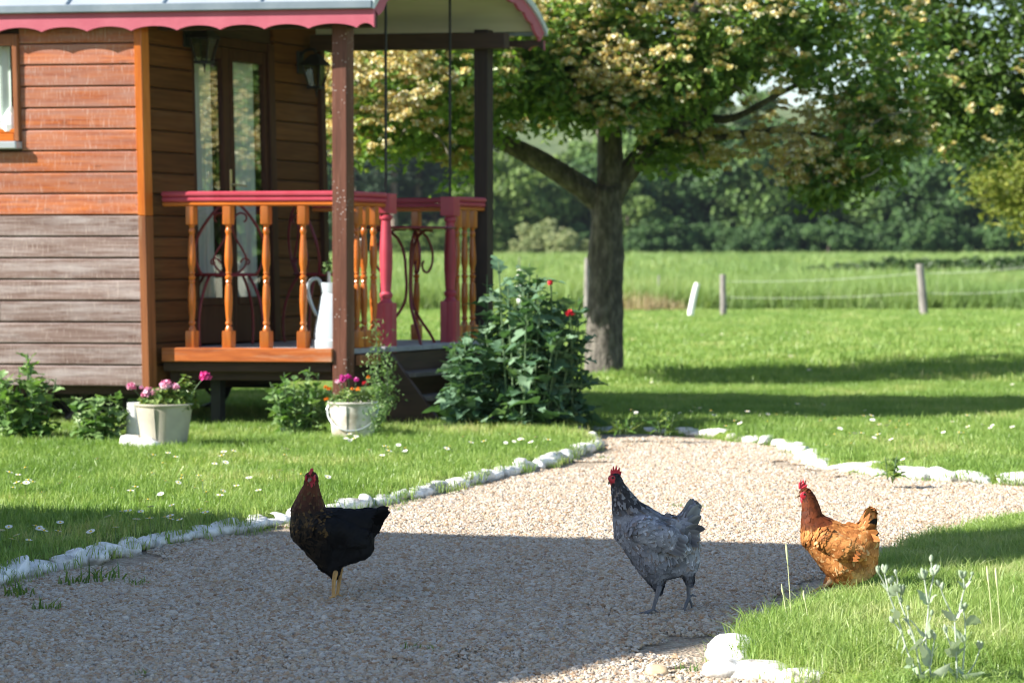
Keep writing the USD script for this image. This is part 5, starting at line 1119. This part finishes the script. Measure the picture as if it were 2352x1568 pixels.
DS = [(1505,735),(960,697),(1030,697),(900,700),(1105,694),(940,720),(815,735),(70,810),(300,818),(220,832),(325,843),(390,850),(285,870),(162,882),(200,910),(57,908),(978,785),(1212,753),(1098,785),(1330,765),(1190,770),(1260,755),(840,832),(693,873),(435,790),(5,870)]
DM = [(395,468),(358,497),(393,495),(428,487),(458,494),(770,545),(832,565),(845,577),(672,552),(705,557),(715,583),(555,605),(665,600),(645,626),(1120,573),(1210,555),(1298,497),(1322,530),(1475,524),(1622,452),(1610,512),(1670,512),(1750,470),(1740,497),(1740,515),(1846,486),(1838,521),(1930,514),(180,792),(232,782)]
DR = [(1147,978),(660,1080),(703,1100),(590,1110),(1253,1128),(1242,1162),(1327,1155),(1353,1162),(1388,1157),(1456,1167),(1508,1172),(1168,1210),(1345,1212),(1593,1178),(1586,1129),(1553,1113),(1560,1087),(1688,1093),(1838,1130),(1750,1185),(1895,1145),(2045,1110),(2090,1105),(2185,1100),(2170,1118),(2300,1118),(1965,1160),(1995,1165),(1662,1273),(1665,1300),(1790,1285),(1430,1010)]
DB = [(480,1030),(515,1050),(550,1055),(400,1005),(720,1025),(790,1020),(830,1030),(890,1050),(960,1030),(930,985),(1010,995),(1455,1080),(1440,1060),(1510,1098),(1460,1115),(1930,1075),(2010,1060),(70,1025),(30,1020),(340,1022),(370,1018),(445,1010),(860,1070),(1250,1075),(1390,1060),(1620,1090),(1160,1085)]
DF = [(450,580),(575,577),(605,577),(655,577),(735,570),(940,565),(1070,560),(1865,548),(1912,545),(1415,620),(1240,605),(1555,625),(2315,520),(675,715),(965,712),(1085,795),(2290,868),(170,850)]
rng = np.random.default_rng(700)
for lst, fx, lab, grp in ((DL, lambda x, y: (x * .3174, 947.4 + y * .3174), 'small white daisy open in the sunlit lawn left of the path', 'daisies in the sunny left lawn'), (DS, lambda x, y: (x * .3174, 947.4 + y * .3174), 'small white daisy in the shaded strip of the left lawn above the stones', 'daisies in the shaded left lawn'),
                          (DM, lambda x, y: (689 + x * .293, 861.3 + y * .293), 'small white daisy in the lawn between the white bucket and the path', 'daisies in the lawn before the bush'), (DR, lambda x, y: (1435.5 + x * .3896, 545.5 + y * .3896), 'small white daisy in the sunny lawn behind the right stones', 'daisies behind the right stones'),
                          (DB, lambda x, y: (1435.5 + x * .3896, 545.5 + y * .3896), 'small white daisy in the band of shade across the right lawn', 'daisies in the right band of shade'), (DF, lambda x, y: (1435.5 + x * .3896, 545.5 + y * .3896), 'tiny white daisy far back in the lawn toward the fence', 'daisies far back in the lawn')):
    for x, y in lst:
        px, py = fx(x, y); p = G(px, py, LZ + .05)
        copy_of('/World/_class_daisy', 'daisy', lab, 'daisy', grp, (p[0], p[1], LZ - .008 + rng.uniform(-.006, .006)), rng.uniform(0, 6.28), rng.uniform(.85, 1.15) * (1.08 if p[1] < 20 else 1.4), rng.uniform(4, 30))
# stalks and small weeds
M_straw = plain('straw_stalk', (.42, .46, .22), .6, color2=(.55, .55, .32), scale=30)
for k, (px, py, ptop, lab) in enumerate(((1818, 1440, 1256, 'tall pale grass stalk in front of the brown hen'), (1808, 1430, 1350, 'short green grass stalk left of the tall pale stalk'), (1858, 1440, 1365, 'bent grass stalk right of the tall pale stalk'), (2280, 1470, 1308, 'thin seeding grass stalk right of the campions'), (2300, 1500, 1312, 'rightmost seeding grass stalk behind the campions'))):
    b = G(px, py, LZ); s = FPX / b[1]; h = (py - ptop) / s; t = thing('grass_stalk', lab, 'grass')
    p = spline([b, b + [-.006, 0, h * .5], b + [-.014, .01, h]], 10)
    obj('stem', tube(p, np.linspace(.0016, .001, 10), 5), M_straw, t, smooth=True)
    obj('seed_head', tube(np.array([p[7], p[8], p[9], p[9] + [-.001, 0, .012]]), np.array([.001, .0032, .003, .0008]), 6), M_straw, t, smooth=True)
wt = [tuft(720 + k, 26, .035, .035, .005, .9) for k in range(3)]
for k, (px, py, s, lab) in enumerate(((230, 1335, 1.9, 'flat green weed patch in the gravel below the left stones'), (170, 1345, 1.5, 'small green weed beside the flat weed patch near the left stones'), (40, 1372, 1.8, 'green weed under the leftmost stones'), (310, 1345, 1.0, 'tiny weed in the gravel right of the flat weed patch'), (945, 1498, .9, 'tiny weed in the shaded gravel near the bottom centre'), (992, 1500, .8, 'tiny weed just right of another at the bottom centre of the gravel'), (1555, 1166, .8, 'tiny green sprout in the sunny gravel behind the grey hen'), (1620, 1168, .6, 'tiny green sprout at the right of the grey hen'), (1385, 1055, .9, 'green sprout in the gravel by the tip of the left stones'), (905, 1175, .9, 'green sprout under the white stones right of the black hen'), (108, 1405, 1.3, 'green weed in the shaded gravel at the left'), (330, 1560, .9, 'tiny weed at the bottom left of the gravel'), (1580, 1545, .9, 'green sprout in the sunny gravel left of the corner stone'), (725, 1262, 1.0, 'green weed in the gravel in front of the black hen'))):
    obj('weed', toned(trimesh.Trimesh(wt[k % 3].vertices * s + G(px, py), wt[k % 3].faces, process=False), 5, k), M_weed, label=lab, cat='weed')

# ================================================================ THE HENS
from scipy.spatial import cKDTree
M_feat = tinted('hen_feathers', .65, .0, .2)
M_skin = tinted('hen_skin', .5)
M_comb = plain('hen_comb', (.42, .012, .03), .45, color2=(.52, .03, .05), scale=60, bump=.001, bscale=300)
M_beak = plain('hen_beak', (.20, .15, .09), .4)
M_eye = plain('hen_eye', (.02, .012, .008), .1)
def hull_chain(joints, bones):
    out = Manifold()
    sph = {k: Manifold.sphere(r, 20).translate([float(c) for c in p]) for k, (p, r) in joints.items()}
    return Manifold.batch_boolean([Manifold.batch_hull([sph[a], sph[b]]) for a, b in bones], __import__('manifold3d').OpType.Add)
def hen(label, o, S, ground, heading, J, bones, squash, shanks, tails, headspec, colour, shankcol, seed, noflow=()):
    """J: joints in the side view of the bird (x, y, radius, sideways); squash: sideways scale of the round sections"""
    rng = np.random.default_rng(seed)
    t = thing('hen', label, 'hen', loc=ground, rz=heading)
    loc = lambda x, y, s=0.0: np.array([-(x - o[0]) / S * -1.0, s, (o[1] - y) / S])     # faces -x like the photographed birds
    jt = {k: (loc(a[0], a[1], (a[3] if len(a) > 3 else 0.0) / squash), a[2] / S) for k, a in J.items()}
    body = hull_chain(jt, bones)
    bm = body.refine_to_length(.010).to_mesh()
    m = trimesh.Trimesh(bm.vert_properties[:, :3], bm.tri_verts); m.merge_vertices()
    trimesh.smoothing.filter_taubin(m, .55, .55, 14)
    v = m.vertices.copy(); v[:, 1] *= squash
    # shanks and toes join the same surface
    leg = []
    for pts in shanks:
        for a, b in zip(pts[:-1], pts[1:]):
            leg.append(Manifold.batch_hull([Manifold.sphere(a[3] / S, 10).translate([float(c) for c in loc(*a[:3])]), Manifold.sphere(b[3] / S, 10).translate([float(c) for c in loc(*b[:3])])]))
    lm = Manifold.batch_boolean(leg, __import__('manifold3d').OpType.Add).refine_to_length(.004)
    whole = Manifold(__import__('manifold3d').Mesh(np.asarray(v, np.float32), np.asarray(m.faces, np.uint32)))
    if whole.status() == __import__('manifold3d').Error.NoError and whole.volume() > 0:
        wm = (whole + lm).to_mesh(); vv, ff = wm.vert_properties[:, :3], wm.tri_verts
    else:
        lmm = lm.to_mesh(); vv, ff = np.vstack([v, lmm.vert_properties[:, :3]]), np.vstack([m.faces, lmm.tri_verts + len(v)])
    px = o[0] + vv[:, 0] * S; py = o[1] - vv[:, 2] * S
    base = colour(px, py, vv[:, 1] * S, np.full(len(vv), .5), rng) * .75
    ltree = cKDTree(lm.to_mesh().vert_properties[:, :3]); on_leg = ltree.query(vv)[0] < .0005
    base[on_leg] = np.array(shankcol) * rng.uniform(.85, 1.15, (on_leg.sum(), 1))
    fc = headspec['face']; near = np.linalg.norm(vv - loc(*fc[:3]), axis=1) < fc[3] / S
    base[near] = (.34, .02, .03)
    obj('body', trimesh.Trimesh(vv, ff, process=False), M_skin, t, smooth=True, tint=base)
    # feathers
    fm = trimesh.Trimesh(v, m.faces, process=False)
    pts, fi = trimesh.sample.sample_surface_even(fm, headspec.get('n', 4200), seed=seed) if False else trimesh.sample.sample_surface(fm, headspec.get('n', 4600), seed=seed)
    nrm = fm.face_normals[fi]
    ppx, ppy = o[0] + pts[:, 0] * S, o[1] - pts[:, 2] * S
    segs = [(jt[a][0] * [1, squash, 1], jt[b][0] * [1, squash, 1]) for a, b in headspec['flow']]
    best, fl = np.full(len(pts), 1e9), np.zeros((len(pts), 3))
    for a, b in segs:
        ab = b - a; tt = np.clip(((pts - a) @ ab) / (ab @ ab), 0, 1); d = np.linalg.norm(pts - (a + tt[:, None] * ab), axis=1)
        w = d < best; best[w] = d[w]; fl[w] = ab / np.linalg.norm(ab)
    fl = fl + rng.normal(0, .14, fl.shape) + [0, 0, -.12]
    fl -= nrm * (fl * nrm).sum(1, keepdims=True); fl /= np.linalg.norm(fl, axis=1, keepdims=True) + 1e-9
    hx, hy, hr = headspec['bare']
    dist = np.hypot(ppx - hx, ppy - hy)
    keep = (dist > hr)
    for a in headspec.get('cut', ()): keep &= np.hypot(ppx - a[0], ppy - a[1]) > a[2]
    pts, nrm, fl, ppx, ppy, dist = pts[keep], nrm[keep], fl[keep], ppx[keep], ppy[keep], dist[keep]
    big = np.clip(.35 + dist / (headspec['neck']), .35, 1.0) * headspec.get('size', .034)
    ln = big * rng.uniform(.8, 1.25, len(pts)); wd = ln * rng.uniform(.58, .78, len(pts))
    down = rng.uniform(size=len(pts)) < np.where(ppy > headspec.get('fluff', 950), .22, .07)                       # thin loose ones break up the outline
    wd = np.where(down, wd * .22, wd); lift = headspec.get('lift', .55) * rng.uniform(.5, 1.4, len(pts)) * np.where(down, 2.2, 1.0)
    side = np.cross(nrm, fl); vs, tv = [], []
    prof_ = [(0.0, .45, .0), (.42, 1.0, .09), (.86, .80, .19), (1.0, .0, .23)]
    rr = np.clip(.5 + 1.5 * (meshkit.fbm(pts * 34, 3, seed) - .5) + rng.normal(0, .13, len(pts)), 0, 1)
    col = colour(ppx, ppy, pts[:, 1] * S, rr, rng)
    for tt, w_, up_ in prof_:
        c_ = pts + fl * (ln * (tt - .25))[:, None] + nrm * (ln * up_ * lift - .001)[:, None]
        shade = headspec.get('tipmul', 1.0) ** (tt)
        if w_ > 0:
            for s in (-1, 0, 1):
                vs.append(c_ + side * (wd * w_ / 2 * s)[:, None] + nrm * ((0 if s else .10) * wd)[:, None]); tv.append(col * shade)
        else: vs.append(c_); tv.append(col * shade)
    V = np.stack(vs, 1); C = np.stack(tv, 1); nv = V.shape[1]
    F = []
    for r in range(2):
        for s in range(2): i = 3 * r + s; F += [[i, i + 1, i + 4], [i, i + 4, i + 3]]
    F += [[6, 7, 9], [7, 8, 9]]
    F = (np.arange(len(pts))[:, None, None] * nv + np.array(F)[None]).reshape(-1, 3)
    obj('plumage', trimesh.Trimesh(V.reshape(-1, 3), F, process=False), M_feat, t, smooth=True, tint=np.clip(C.reshape(-1, 3), 0, 1), kind='stuff')
    # tail feathers, one by one
    for (x0, y0, x1, y1, w, sd, c_) in tails:
        a, b = loc(x0, y0, sd * .3), loc(x1, y1, sd); ax = b - a; L_ = np.linalg.norm(ax); ax /= L_
        sv = np.cross(ax, [0, 1, 0]); sv /= np.linalg.norm(sv)
        sv = sv * .93 + np.array([0, .36 * (1 if sd >= 0 else -1), 0])
        st_ = np.linspace(0, 1, 8); wid = w / S / 2 * np.array([.5, .75, .92, 1, 1, .92, .68, .10])
        P_ = a + ax * (st_ * L_)[:, None] + np.array([0, np.sign(sd) * .01, 0]) * (st_ ** 2)[:, None]
        vv_ = np.vstack([P_ - sv * wid[:, None], P_ + np.array([0, .002, 0]), P_ + sv * wid[:, None]])
        ff_ = []
        for i in range(7):
            for k_ in range(2): j = k_ * 8 + i; ff_ += [[j, j + 1, j + 9], [j, j + 9, j + 8]]
        tc = np.array(c_) * (1 + .25 * np.sin(np.r_[st_, st_, st_] * 40 + rng.uniform(0, 6)))[:, None] * np.r_[np.full(8, .8), np.full(8, .6), np.full(8, 1.0)][:, None]
        obj('tail_feather', trimesh.Trimesh(vv_, ff_, process=False), M_feat, t, smooth=True, tint=np.clip(tc, 0, 1))
    # comb, wattles, beak, eyes
    hd_ = loc(*headspec['head'][:2], headspec.get('hy', 0)); yaw = headspec.get('yaw', 0.0)          # the head may be turned sideways
    Rz = trimesh.transformations.rotation_matrix(yaw, [0, 0, 1], hd_)
    def hp(m_): m_ = m_.copy(); m_.apply_transform(Rz); return m_
    cx, cy = headspec['comb']; pl = [(cx + x, cy + y) for x, y in headspec['comb_shape']]
    poly = sg.Polygon([((x - o[0]) / S, (o[1] - y) / S) for x, y in pl]).buffer(.0012).buffer(-.0004)
    cm = prism(poly, .006); cm.vertices = np.column_stack([cm.vertices[:, 0], cm.vertices[:, 2] - .003 + hd_[1], cm.vertices[:, 1]]); cm = cm.subdivide()
    cm.vertices[:, 1] += .002 * np.sin(cm.vertices[:, 0] * 500)
    obj('comb', hp(cm), M_comb, t, smooth=30)
    bx = headspec['beak']
    bkp = np.array([loc(*bx[0], headspec.get('hy', 0)), loc(*(np.array(bx[0]) * .4 + np.array(bx[1]) * .6), headspec.get('hy', 0)), loc(*bx[1], headspec.get('hy', 0)) + [0, 0, -.002]])
    obj('beak', hp(tube(bkp, np.array([.0062, .0048, .0012]), 9)), M_beak, t, smooth=True)
    for s in (-1, 1):
        wx, wy, wr = headspec['wattle']
        e = trimesh.creation.icosphere(2, 1.0); e.vertices = e.vertices * [wr * .62 / S, wr * .30 / S, wr / S] + loc(wx, wy, headspec.get('hy', 0) + s * .006)
        obj('wattle', hp(e), M_comb, t, smooth=True)
        ex, ey = headspec['eye']; hw_ = headspec['headr'] / S * squash
        e = trimesh.creation.icosphere(2, .0042); e.vertices += loc(ex, ey, headspec.get('hy', 0) + s * hw_ * .93)
        obj('eye', hp(e), M_eye, t, smooth=True)
        e = trimesh.creation.icosphere(2, 1.0); e.vertices = e.vertices * [.013, .0035, .012] + loc(ex - 2, ey + 12, headspec.get('hy', 0) + s * hw_ * .84)
        obj('cheek', hp(e), M_comb, t, smooth=True)
    return t
CS = [(-42, 25), (-46, -12), (-40, -38), (-30, -14), (-20, -62), (-10, -18), (6, -66), (14, -20), (34, -50), (34, -14), (48, -12), (44, 12), (30, 28)]
def toes(x, y, s, dx, sp, r, back=70, lift=0):
    return [[(x, y, s, r * 1.15), (x - dx, y + 26 - lift, s, r), (x - dx * 1.75, y + 32 - lift, s, r * .6)], [(x, y, s, r * 1.1), (x - dx * .75, y + 28 - lift, s + sp, r), (x - dx * 1.3, y + 34 - lift, s + sp * 1.8, r * .6)],
            [(x, y, s, r * 1.1), (x - dx * .75, y + 26 - lift, s - sp, r), (x - dx * 1.3, y + 32 - lift, s - sp * 1.8, r * .6)], [(x, y, s, r), (x + back * .6, y + 22, s, r * .8), (x + back, y + 30, s, r * .5)]]
# ---- black hen
def col_black(x, y, s, r, rng):
    n_ = len(x); c_ = np.tile([.0030, .0028, .0034], (n_, 1)) * (.6 + .9 * r)[:, None]
    br = np.clip((720 - x) / 240, 0, 1) * np.clip((y - 470) / 120, 0, 1) * (rng.uniform(size=n_) > .38)
    c_ = c_ + br[:, None] * np.array([.030, .019, .009]) * (.4 + r)[:, None]
    nk = np.clip((560 - y) / 150, 0, 1) * (x < 700)
    c_ = c_ * (1 - nk[:, None]) + nk[:, None] * np.array([.085, .026, .010]) * (.45 + .9 * r)[:, None]
    gold = (rng.uniform(size=n_) > .80) & (x < 690) & (y > 380) & (y < 760)
    c_[gold] = np.array([.10, .058, .020]) * (.5 + .7 * r[gold])[:, None]
    return c_
JB = {'head': (548, 268, 56), 'nt': (543, 345, 68), 'nm': (530, 455, 104), 'nb': (522, 570, 148), 'br': (545, 715, 186), 'bc': (725, 770, 232), 're': (925, 735, 180), 'tb': (1065, 640, 92), 'be': (715, 920, 165), 'th': (735, 1050, 84), 'th2': (750, 1120, 30), 'rl': (950, 850, 150), 't2': (1095, 690, 66), 'wa': (640, 690, 120, -.042), 'wb': (830, 760, 118, -.047), 'wc': (1010, 790, 56, -.045), 'va': (640, 690, 120, .042), 'vb': (830, 760, 118, .047), 'vc': (1010, 790, 56, .045)}
BB = [('head', 'nt'), ('nt', 'nm'), ('nm', 'nb'), ('nb', 'br'), ('br', 'bc'), ('bc', 're'), ('re', 'tb'), ('bc', 'be'), ('br', 'be'), ('be', 'th'), ('th', 'th2'), ('re', 'rl'), ('rl', 'be'), ('tb', 't2'), ('t2', 're'), ('wa', 'wb'), ('wb', 'wc'), ('va', 'vb'), ('vb', 'vc')]
tailsB = [(1030, 660, *e, 78, sd, (.0035, .0033, .0038)) for e, sd in (((1205, 522), .0), ((1232, 540), .022), ((1240, 548), -.022), ((1246, 585), .036), ((1238, 590), -.036), ((1210, 640), .046), ((1205, 640), -.046), ((1180, 700), .052), ((1165, 745), -.05), ((1150, 760), .05))]
LB_ = [[(765, 1110, -.026, 24), (750, 1190, -.026, 19), (745, 1315, -.026, 15)]] + toes(745, 1315, -.026, 44, .012, 9, 45) + [[(800, 1090, .026, 24), (790, 1180, .026, 19), (772, 1310, .026, 15)]] + toes(772, 1312, .026, 30, .012, 9, 45)
gB = G(767, 1377); gB[2] = .006
hen('black hen with rusty neck standing in the shade, its head turned to the camera', (745, 1345), 2824 / 1.0, gB, 0.0, JB, BB, .80, LB_, tailsB,
    dict(face=(548, 300, -.015, 50), bare=(548, 275, 40), flow=[('head', 'nm'), ('nm', 'nb'), ('nb', 'bc'), ('br', 'bc'), ('bc', 're'), ('re', 'tb'), ('bc', 'be'), ('be', 'th2'), ('re', 'rl'), ('rl', 'th')], neck=330, n=9500, size=.027, lift=.40, tipmul=1.15,
         head=(548, 268), comb=(548, 240), comb_shape=[(x * .9, y * .8) for x, y in CS], beak=((500, 278), (452, 292)), wattle=(508, 335, 30), eye=(525, 258), headr=56, yaw=math.radians(78)), col_black, (.46, .27, .10), 811)
# ---- grey hen
def col_grey(x, y, s, r, rng):
    n_ = len(x); base_ = np.array([.135, .140, .165])
    c_ = base_ * (.42 + .92 * r)[:, None]
    low = np.clip((y - 900) / 250, 0, 1); c_ = c_ * (1 - .45 * low)[:, None]
    nk = np.clip((620 - y) / 90, 0, 1) * (x < 640) ; dark = np.array([.018, .017, .020])
    lightfleck = (rng.uniform(size=n_) > .70)[:, None] * np.array([.10, .10, .11])
    c_ = c_ * (1 - nk[:, None]) + nk[:, None] * (dark * (.6 + r)[:, None] + lightfleck * (y > 350)[:, None])
    brn = (rng.uniform(size=n_) > .86); c_[brn] *= np.array([.75, .62, .52])
    lt = (rng.uniform(size=n_) > .88) & (y > 620); c_[lt] = c_[lt] * 1.5 + .012
    return c_
JG = {'head': (368, 308, 48), 'nt': (392, 380, 60), 'nm': (432, 485, 92), 'nb': (482, 605, 132), 'br': (500, 760, 142), 'bc': (680, 830, 222), 're': (925, 860, 186), 'tb': (985, 730, 100), 'tt': (1045, 600, 58), 'be': (720, 1020, 178), 'fl': (985, 1020, 122), 'th': (728, 1160, 88), 'th2': (752, 1268, 30), 'h': (1005, 1120, 62), 'h2': (1020, 1190, 28), 'wa': (590, 740, 118, -.040), 'wb': (780, 820, 118, -.046), 'wc': (955, 880, 60, -.046), 'va': (590, 740, 118, .040), 'vb': (780, 820, 118, .046), 'vc': (955, 880, 60, .046)}
BG = [('head', 'nt'), ('nt', 'nm'), ('nm', 'nb'), ('nb', 'br'), ('br', 'bc'), ('nb', 'bc'), ('bc', 're'), ('re', 'tb'), ('tb', 'tt'), ('bc', 'be'), ('br', 'be'), ('be', 'th'), ('th', 'th2'), ('re', 'fl'), ('fl', 'be'), ('fl', 'h'), ('h', 'h2'), ('wa', 'wb'), ('wb', 'wc'), ('va', 'vb'), ('vb', 'vc')]
tg = (.20, .21, .24)
tailsG = [(985, 740, *e, w, sd, tg) for e, w, sd in (((1030, 480), 92, -.01), ((1062, 492), 92, .016), ((1090, 525), 90, -.03), ((1105, 560), 88, .034), ((1115, 620), 84, -.042), ((1128, 690), 80, .046), ((1150, 735), 78, -.05), ((1145, 770), 78, .05))] + [(940, 800, *e, 70, sd, tg) for e, sd in (((1085, 690), -.055), ((1105, 760), -.06), ((1110, 830), -.06), ((1090, 890), -.06))] + [(x0, y0, x1, y1, 66, sd, tg) for sd in (-.084, .084) for x0, y0, x1, y1 in ((700, 860, 960, 960), (690, 830, 965, 925), (700, 800, 975, 890), (720, 780, 985, 850))]
LG = [[(755, 1262, -.03, 24), (728, 1350, -.03, 19), (700, 1448, -.03, 16)]] + toes(700, 1452, -.03, 68, .014, 9, 60) + [[(1020, 1180, .03, 24), (1022, 1280, .03, 19), (1024, 1372, .03, 17), (1000, 1450, .03, 12), (955, 1512, .03, 7)], [(1024, 1372, .03, 14), (1050, 1430, .045, 10), (1060, 1490, .05, 6)], [(1024, 1372, .03, 14), (990, 1430, .012, 10), (985, 1492, .005, 6)], [(1024, 1372, .03, 12), (1060, 1350, .03, 10), (1090, 1362, .03, 6)]]
gG = G(1538, 1412); gG[2] = .006
hen('blue grey hen walking left with a speckled dark neck and raised tail', (850, 1500), 2917, gG, 0.0, JG, BG, .80, LG, tailsG,
    dict(face=(342, 330, -.012, 24), bare=(352, 322, 26), flow=[('head', 'nm'), ('nm', 'nb'), ('nb', 'bc'), ('br', 'bc'), ('bc', 're'), ('re', 'tb'), ('tb', 'tt'), ('bc', 'be'), ('be', 'th2'), ('re', 'fl'), ('fl', 'h2')], neck=380, n=10500, size=.028, lift=.38, tipmul=2.2,
         head=(368, 308), comb=(372, 262), comb_shape=CS, beak=((334, 330), (306, 354)), wattle=(334, 356, 16), eye=(345, 300), headr=48), col_grey, (.12, .125, .145), 812)
# ---- brown hen
def col_brown(x, y, s, r, rng):
    n_ = len(x); c_ = np.array([.34, .122, .032]) * (.42 + .5 * r)[:, None]
    pale = np.clip((r - .45) * 2.2, 0, 1)[:, None]; c_ = c_ * (1 - pale) + pale * np.array([.40, .175, .055])
    cream = (rng.uniform(size=n_) > .93) & (y > 640); c_[cream] = np.array([.42, .25, .115])
    nk = np.clip((700 - y) / 80, 0, 1) * (x < 690)
    c_ = c_ * (1 - nk[:, None]) + nk[:, None] * np.array([.085, .020, .006]) * (.55 + .8 * r)[:, None]
    bt = np.clip((y - 960) / 150, 0, 1) * (x > 900); c_ = c_ * (1 - bt[:, None]) + bt[:, None] * np.array([.38, .25, .11]) * (.6 + .6 * r)[:, None]
    return c_
JW = {'head': (492, 385, 54), 'nt': (520, 440, 66), 'nm': (540, 525, 78), 'nb': (556, 640, 98), 'br': (565, 765, 112), 'bc': (770, 825, 178), 're': (960, 850, 180), 'tb': (1018, 725, 92), 'tt': (1058, 590, 52), 'be': (800, 985, 165), 'fl': (1000, 1005, 125), 'th': (860, 1110, 95), 'th2': (905, 1205, 40), 'g': (760, 1090, 70), 'g2': (700, 1150, 34), 'wa': (650, 770, 95, -.036), 'wb': (800, 850, 100, -.046), 'wc': (950, 880, 56, -.046), 'va': (650, 770, 95, .036), 'vb': (800, 850, 100, .046), 'vc': (950, 880, 56, .046)}
BW = [('head', 'nt'), ('nt', 'nm'), ('nm', 'nb'), ('nb', 'br'), ('br', 'bc'), ('nb', 'bc'), ('bc', 're'), ('re', 'tb'), ('tb', 'tt'), ('bc', 'be'), ('br', 'be'), ('be', 'th'), ('th', 'th2'), ('re', 'fl'), ('fl', 'be'), ('fl', 'th'), ('be', 'g'), ('g', 'g2'), ('wa', 'wb'), ('wb', 'wc'), ('va', 'vb'), ('vb', 'vc')]
tb_, tk_ = (.36, .14, .042), (.012, .010, .010)
tailsW = [(1010, 740, *e, w, sd, c_) for e, w, sd, c_ in (((1050, 492), 76, -.01, tb_), ((1075, 500), 76, .014, tb_), ((1095, 535), 74, .03, tk_), ((1112, 590), 74, -.022, tk_), ((1122, 650), 74, .035, tk_), ((1128, 720), 70, -.03, tk_), ((1085, 640), 66, -.045, tb_), ((1110, 700), 66, -.05, tb_), ((1125, 780), 66, -.052, tb_))] + [(x0, y0, x1, y1, 62, sd, (.31, .108, .028)) for sd in (-.072, .072) for x0, y0, x1, y1 in ((700, 890, 930, 950), (690, 860, 940, 925), (710, 835, 950, 895))]
LW = [[(905, 1195, .03, 24), (925, 1250, .03, 18), (930, 1296, .03, 15)]] + toes(930, 1290, .03, 40, .012, 9, 45) + [[(700, 1150, -.03, 22), (672, 1178, -.03, 15), (640, 1196, -.03, 13), (585, 1220, -.03, 9), (520, 1246, -.03, 6)], [(650, 1190, -.03, 11), (600, 1198, -.045, 9), (545, 1222, -.05, 6)], [(650, 1190, -.03, 11), (610, 1215, -.015, 9), (570, 1246, -.01, 6)]]
gW = G(1950, 1397); gW[2] = .032
hen('orange brown hen with mahogany neck stepping left at the edge of the grass', (880, 1310), 2863, gW, 0.0, JW, BW, .80, LW, tailsW,
    dict(face=(458, 400, -.012, 30), bare=(470, 400, 34), flow=[('head', 'nm'), ('nm', 'nb'), ('nb', 'bc'), ('br', 'bc'), ('bc', 're'), ('re', 'tb'), ('tb', 'tt'), ('bc', 'be'), ('be', 'th2'), ('re', 'fl'), ('fl', 'th2')], neck=360, n=11000, size=.026, lift=.32, tipmul=1.45,
         head=(485, 385), comb=(466, 318), comb_shape=[(x * .75, y * .95) for x, y in CS], beak=((446, 390), (414, 412)), wattle=(466, 440, 30), eye=(478, 385), headr=54), col_brown, (.38, .24, .12), 813)

# ================================================================ AIR
hb = box((-330, -25, -1.2), (330, 560, 62))
M_haze = usdkit.material(stage, L('haze_air'), {'v': ('principled_volume', {'color': (0.72, 0.82, 0.95), 'density': 0.00008, 'anisotropy': 0.2})}, [], volume='v.volume')
obj('haze', hb, M_haze, kind='stuff')
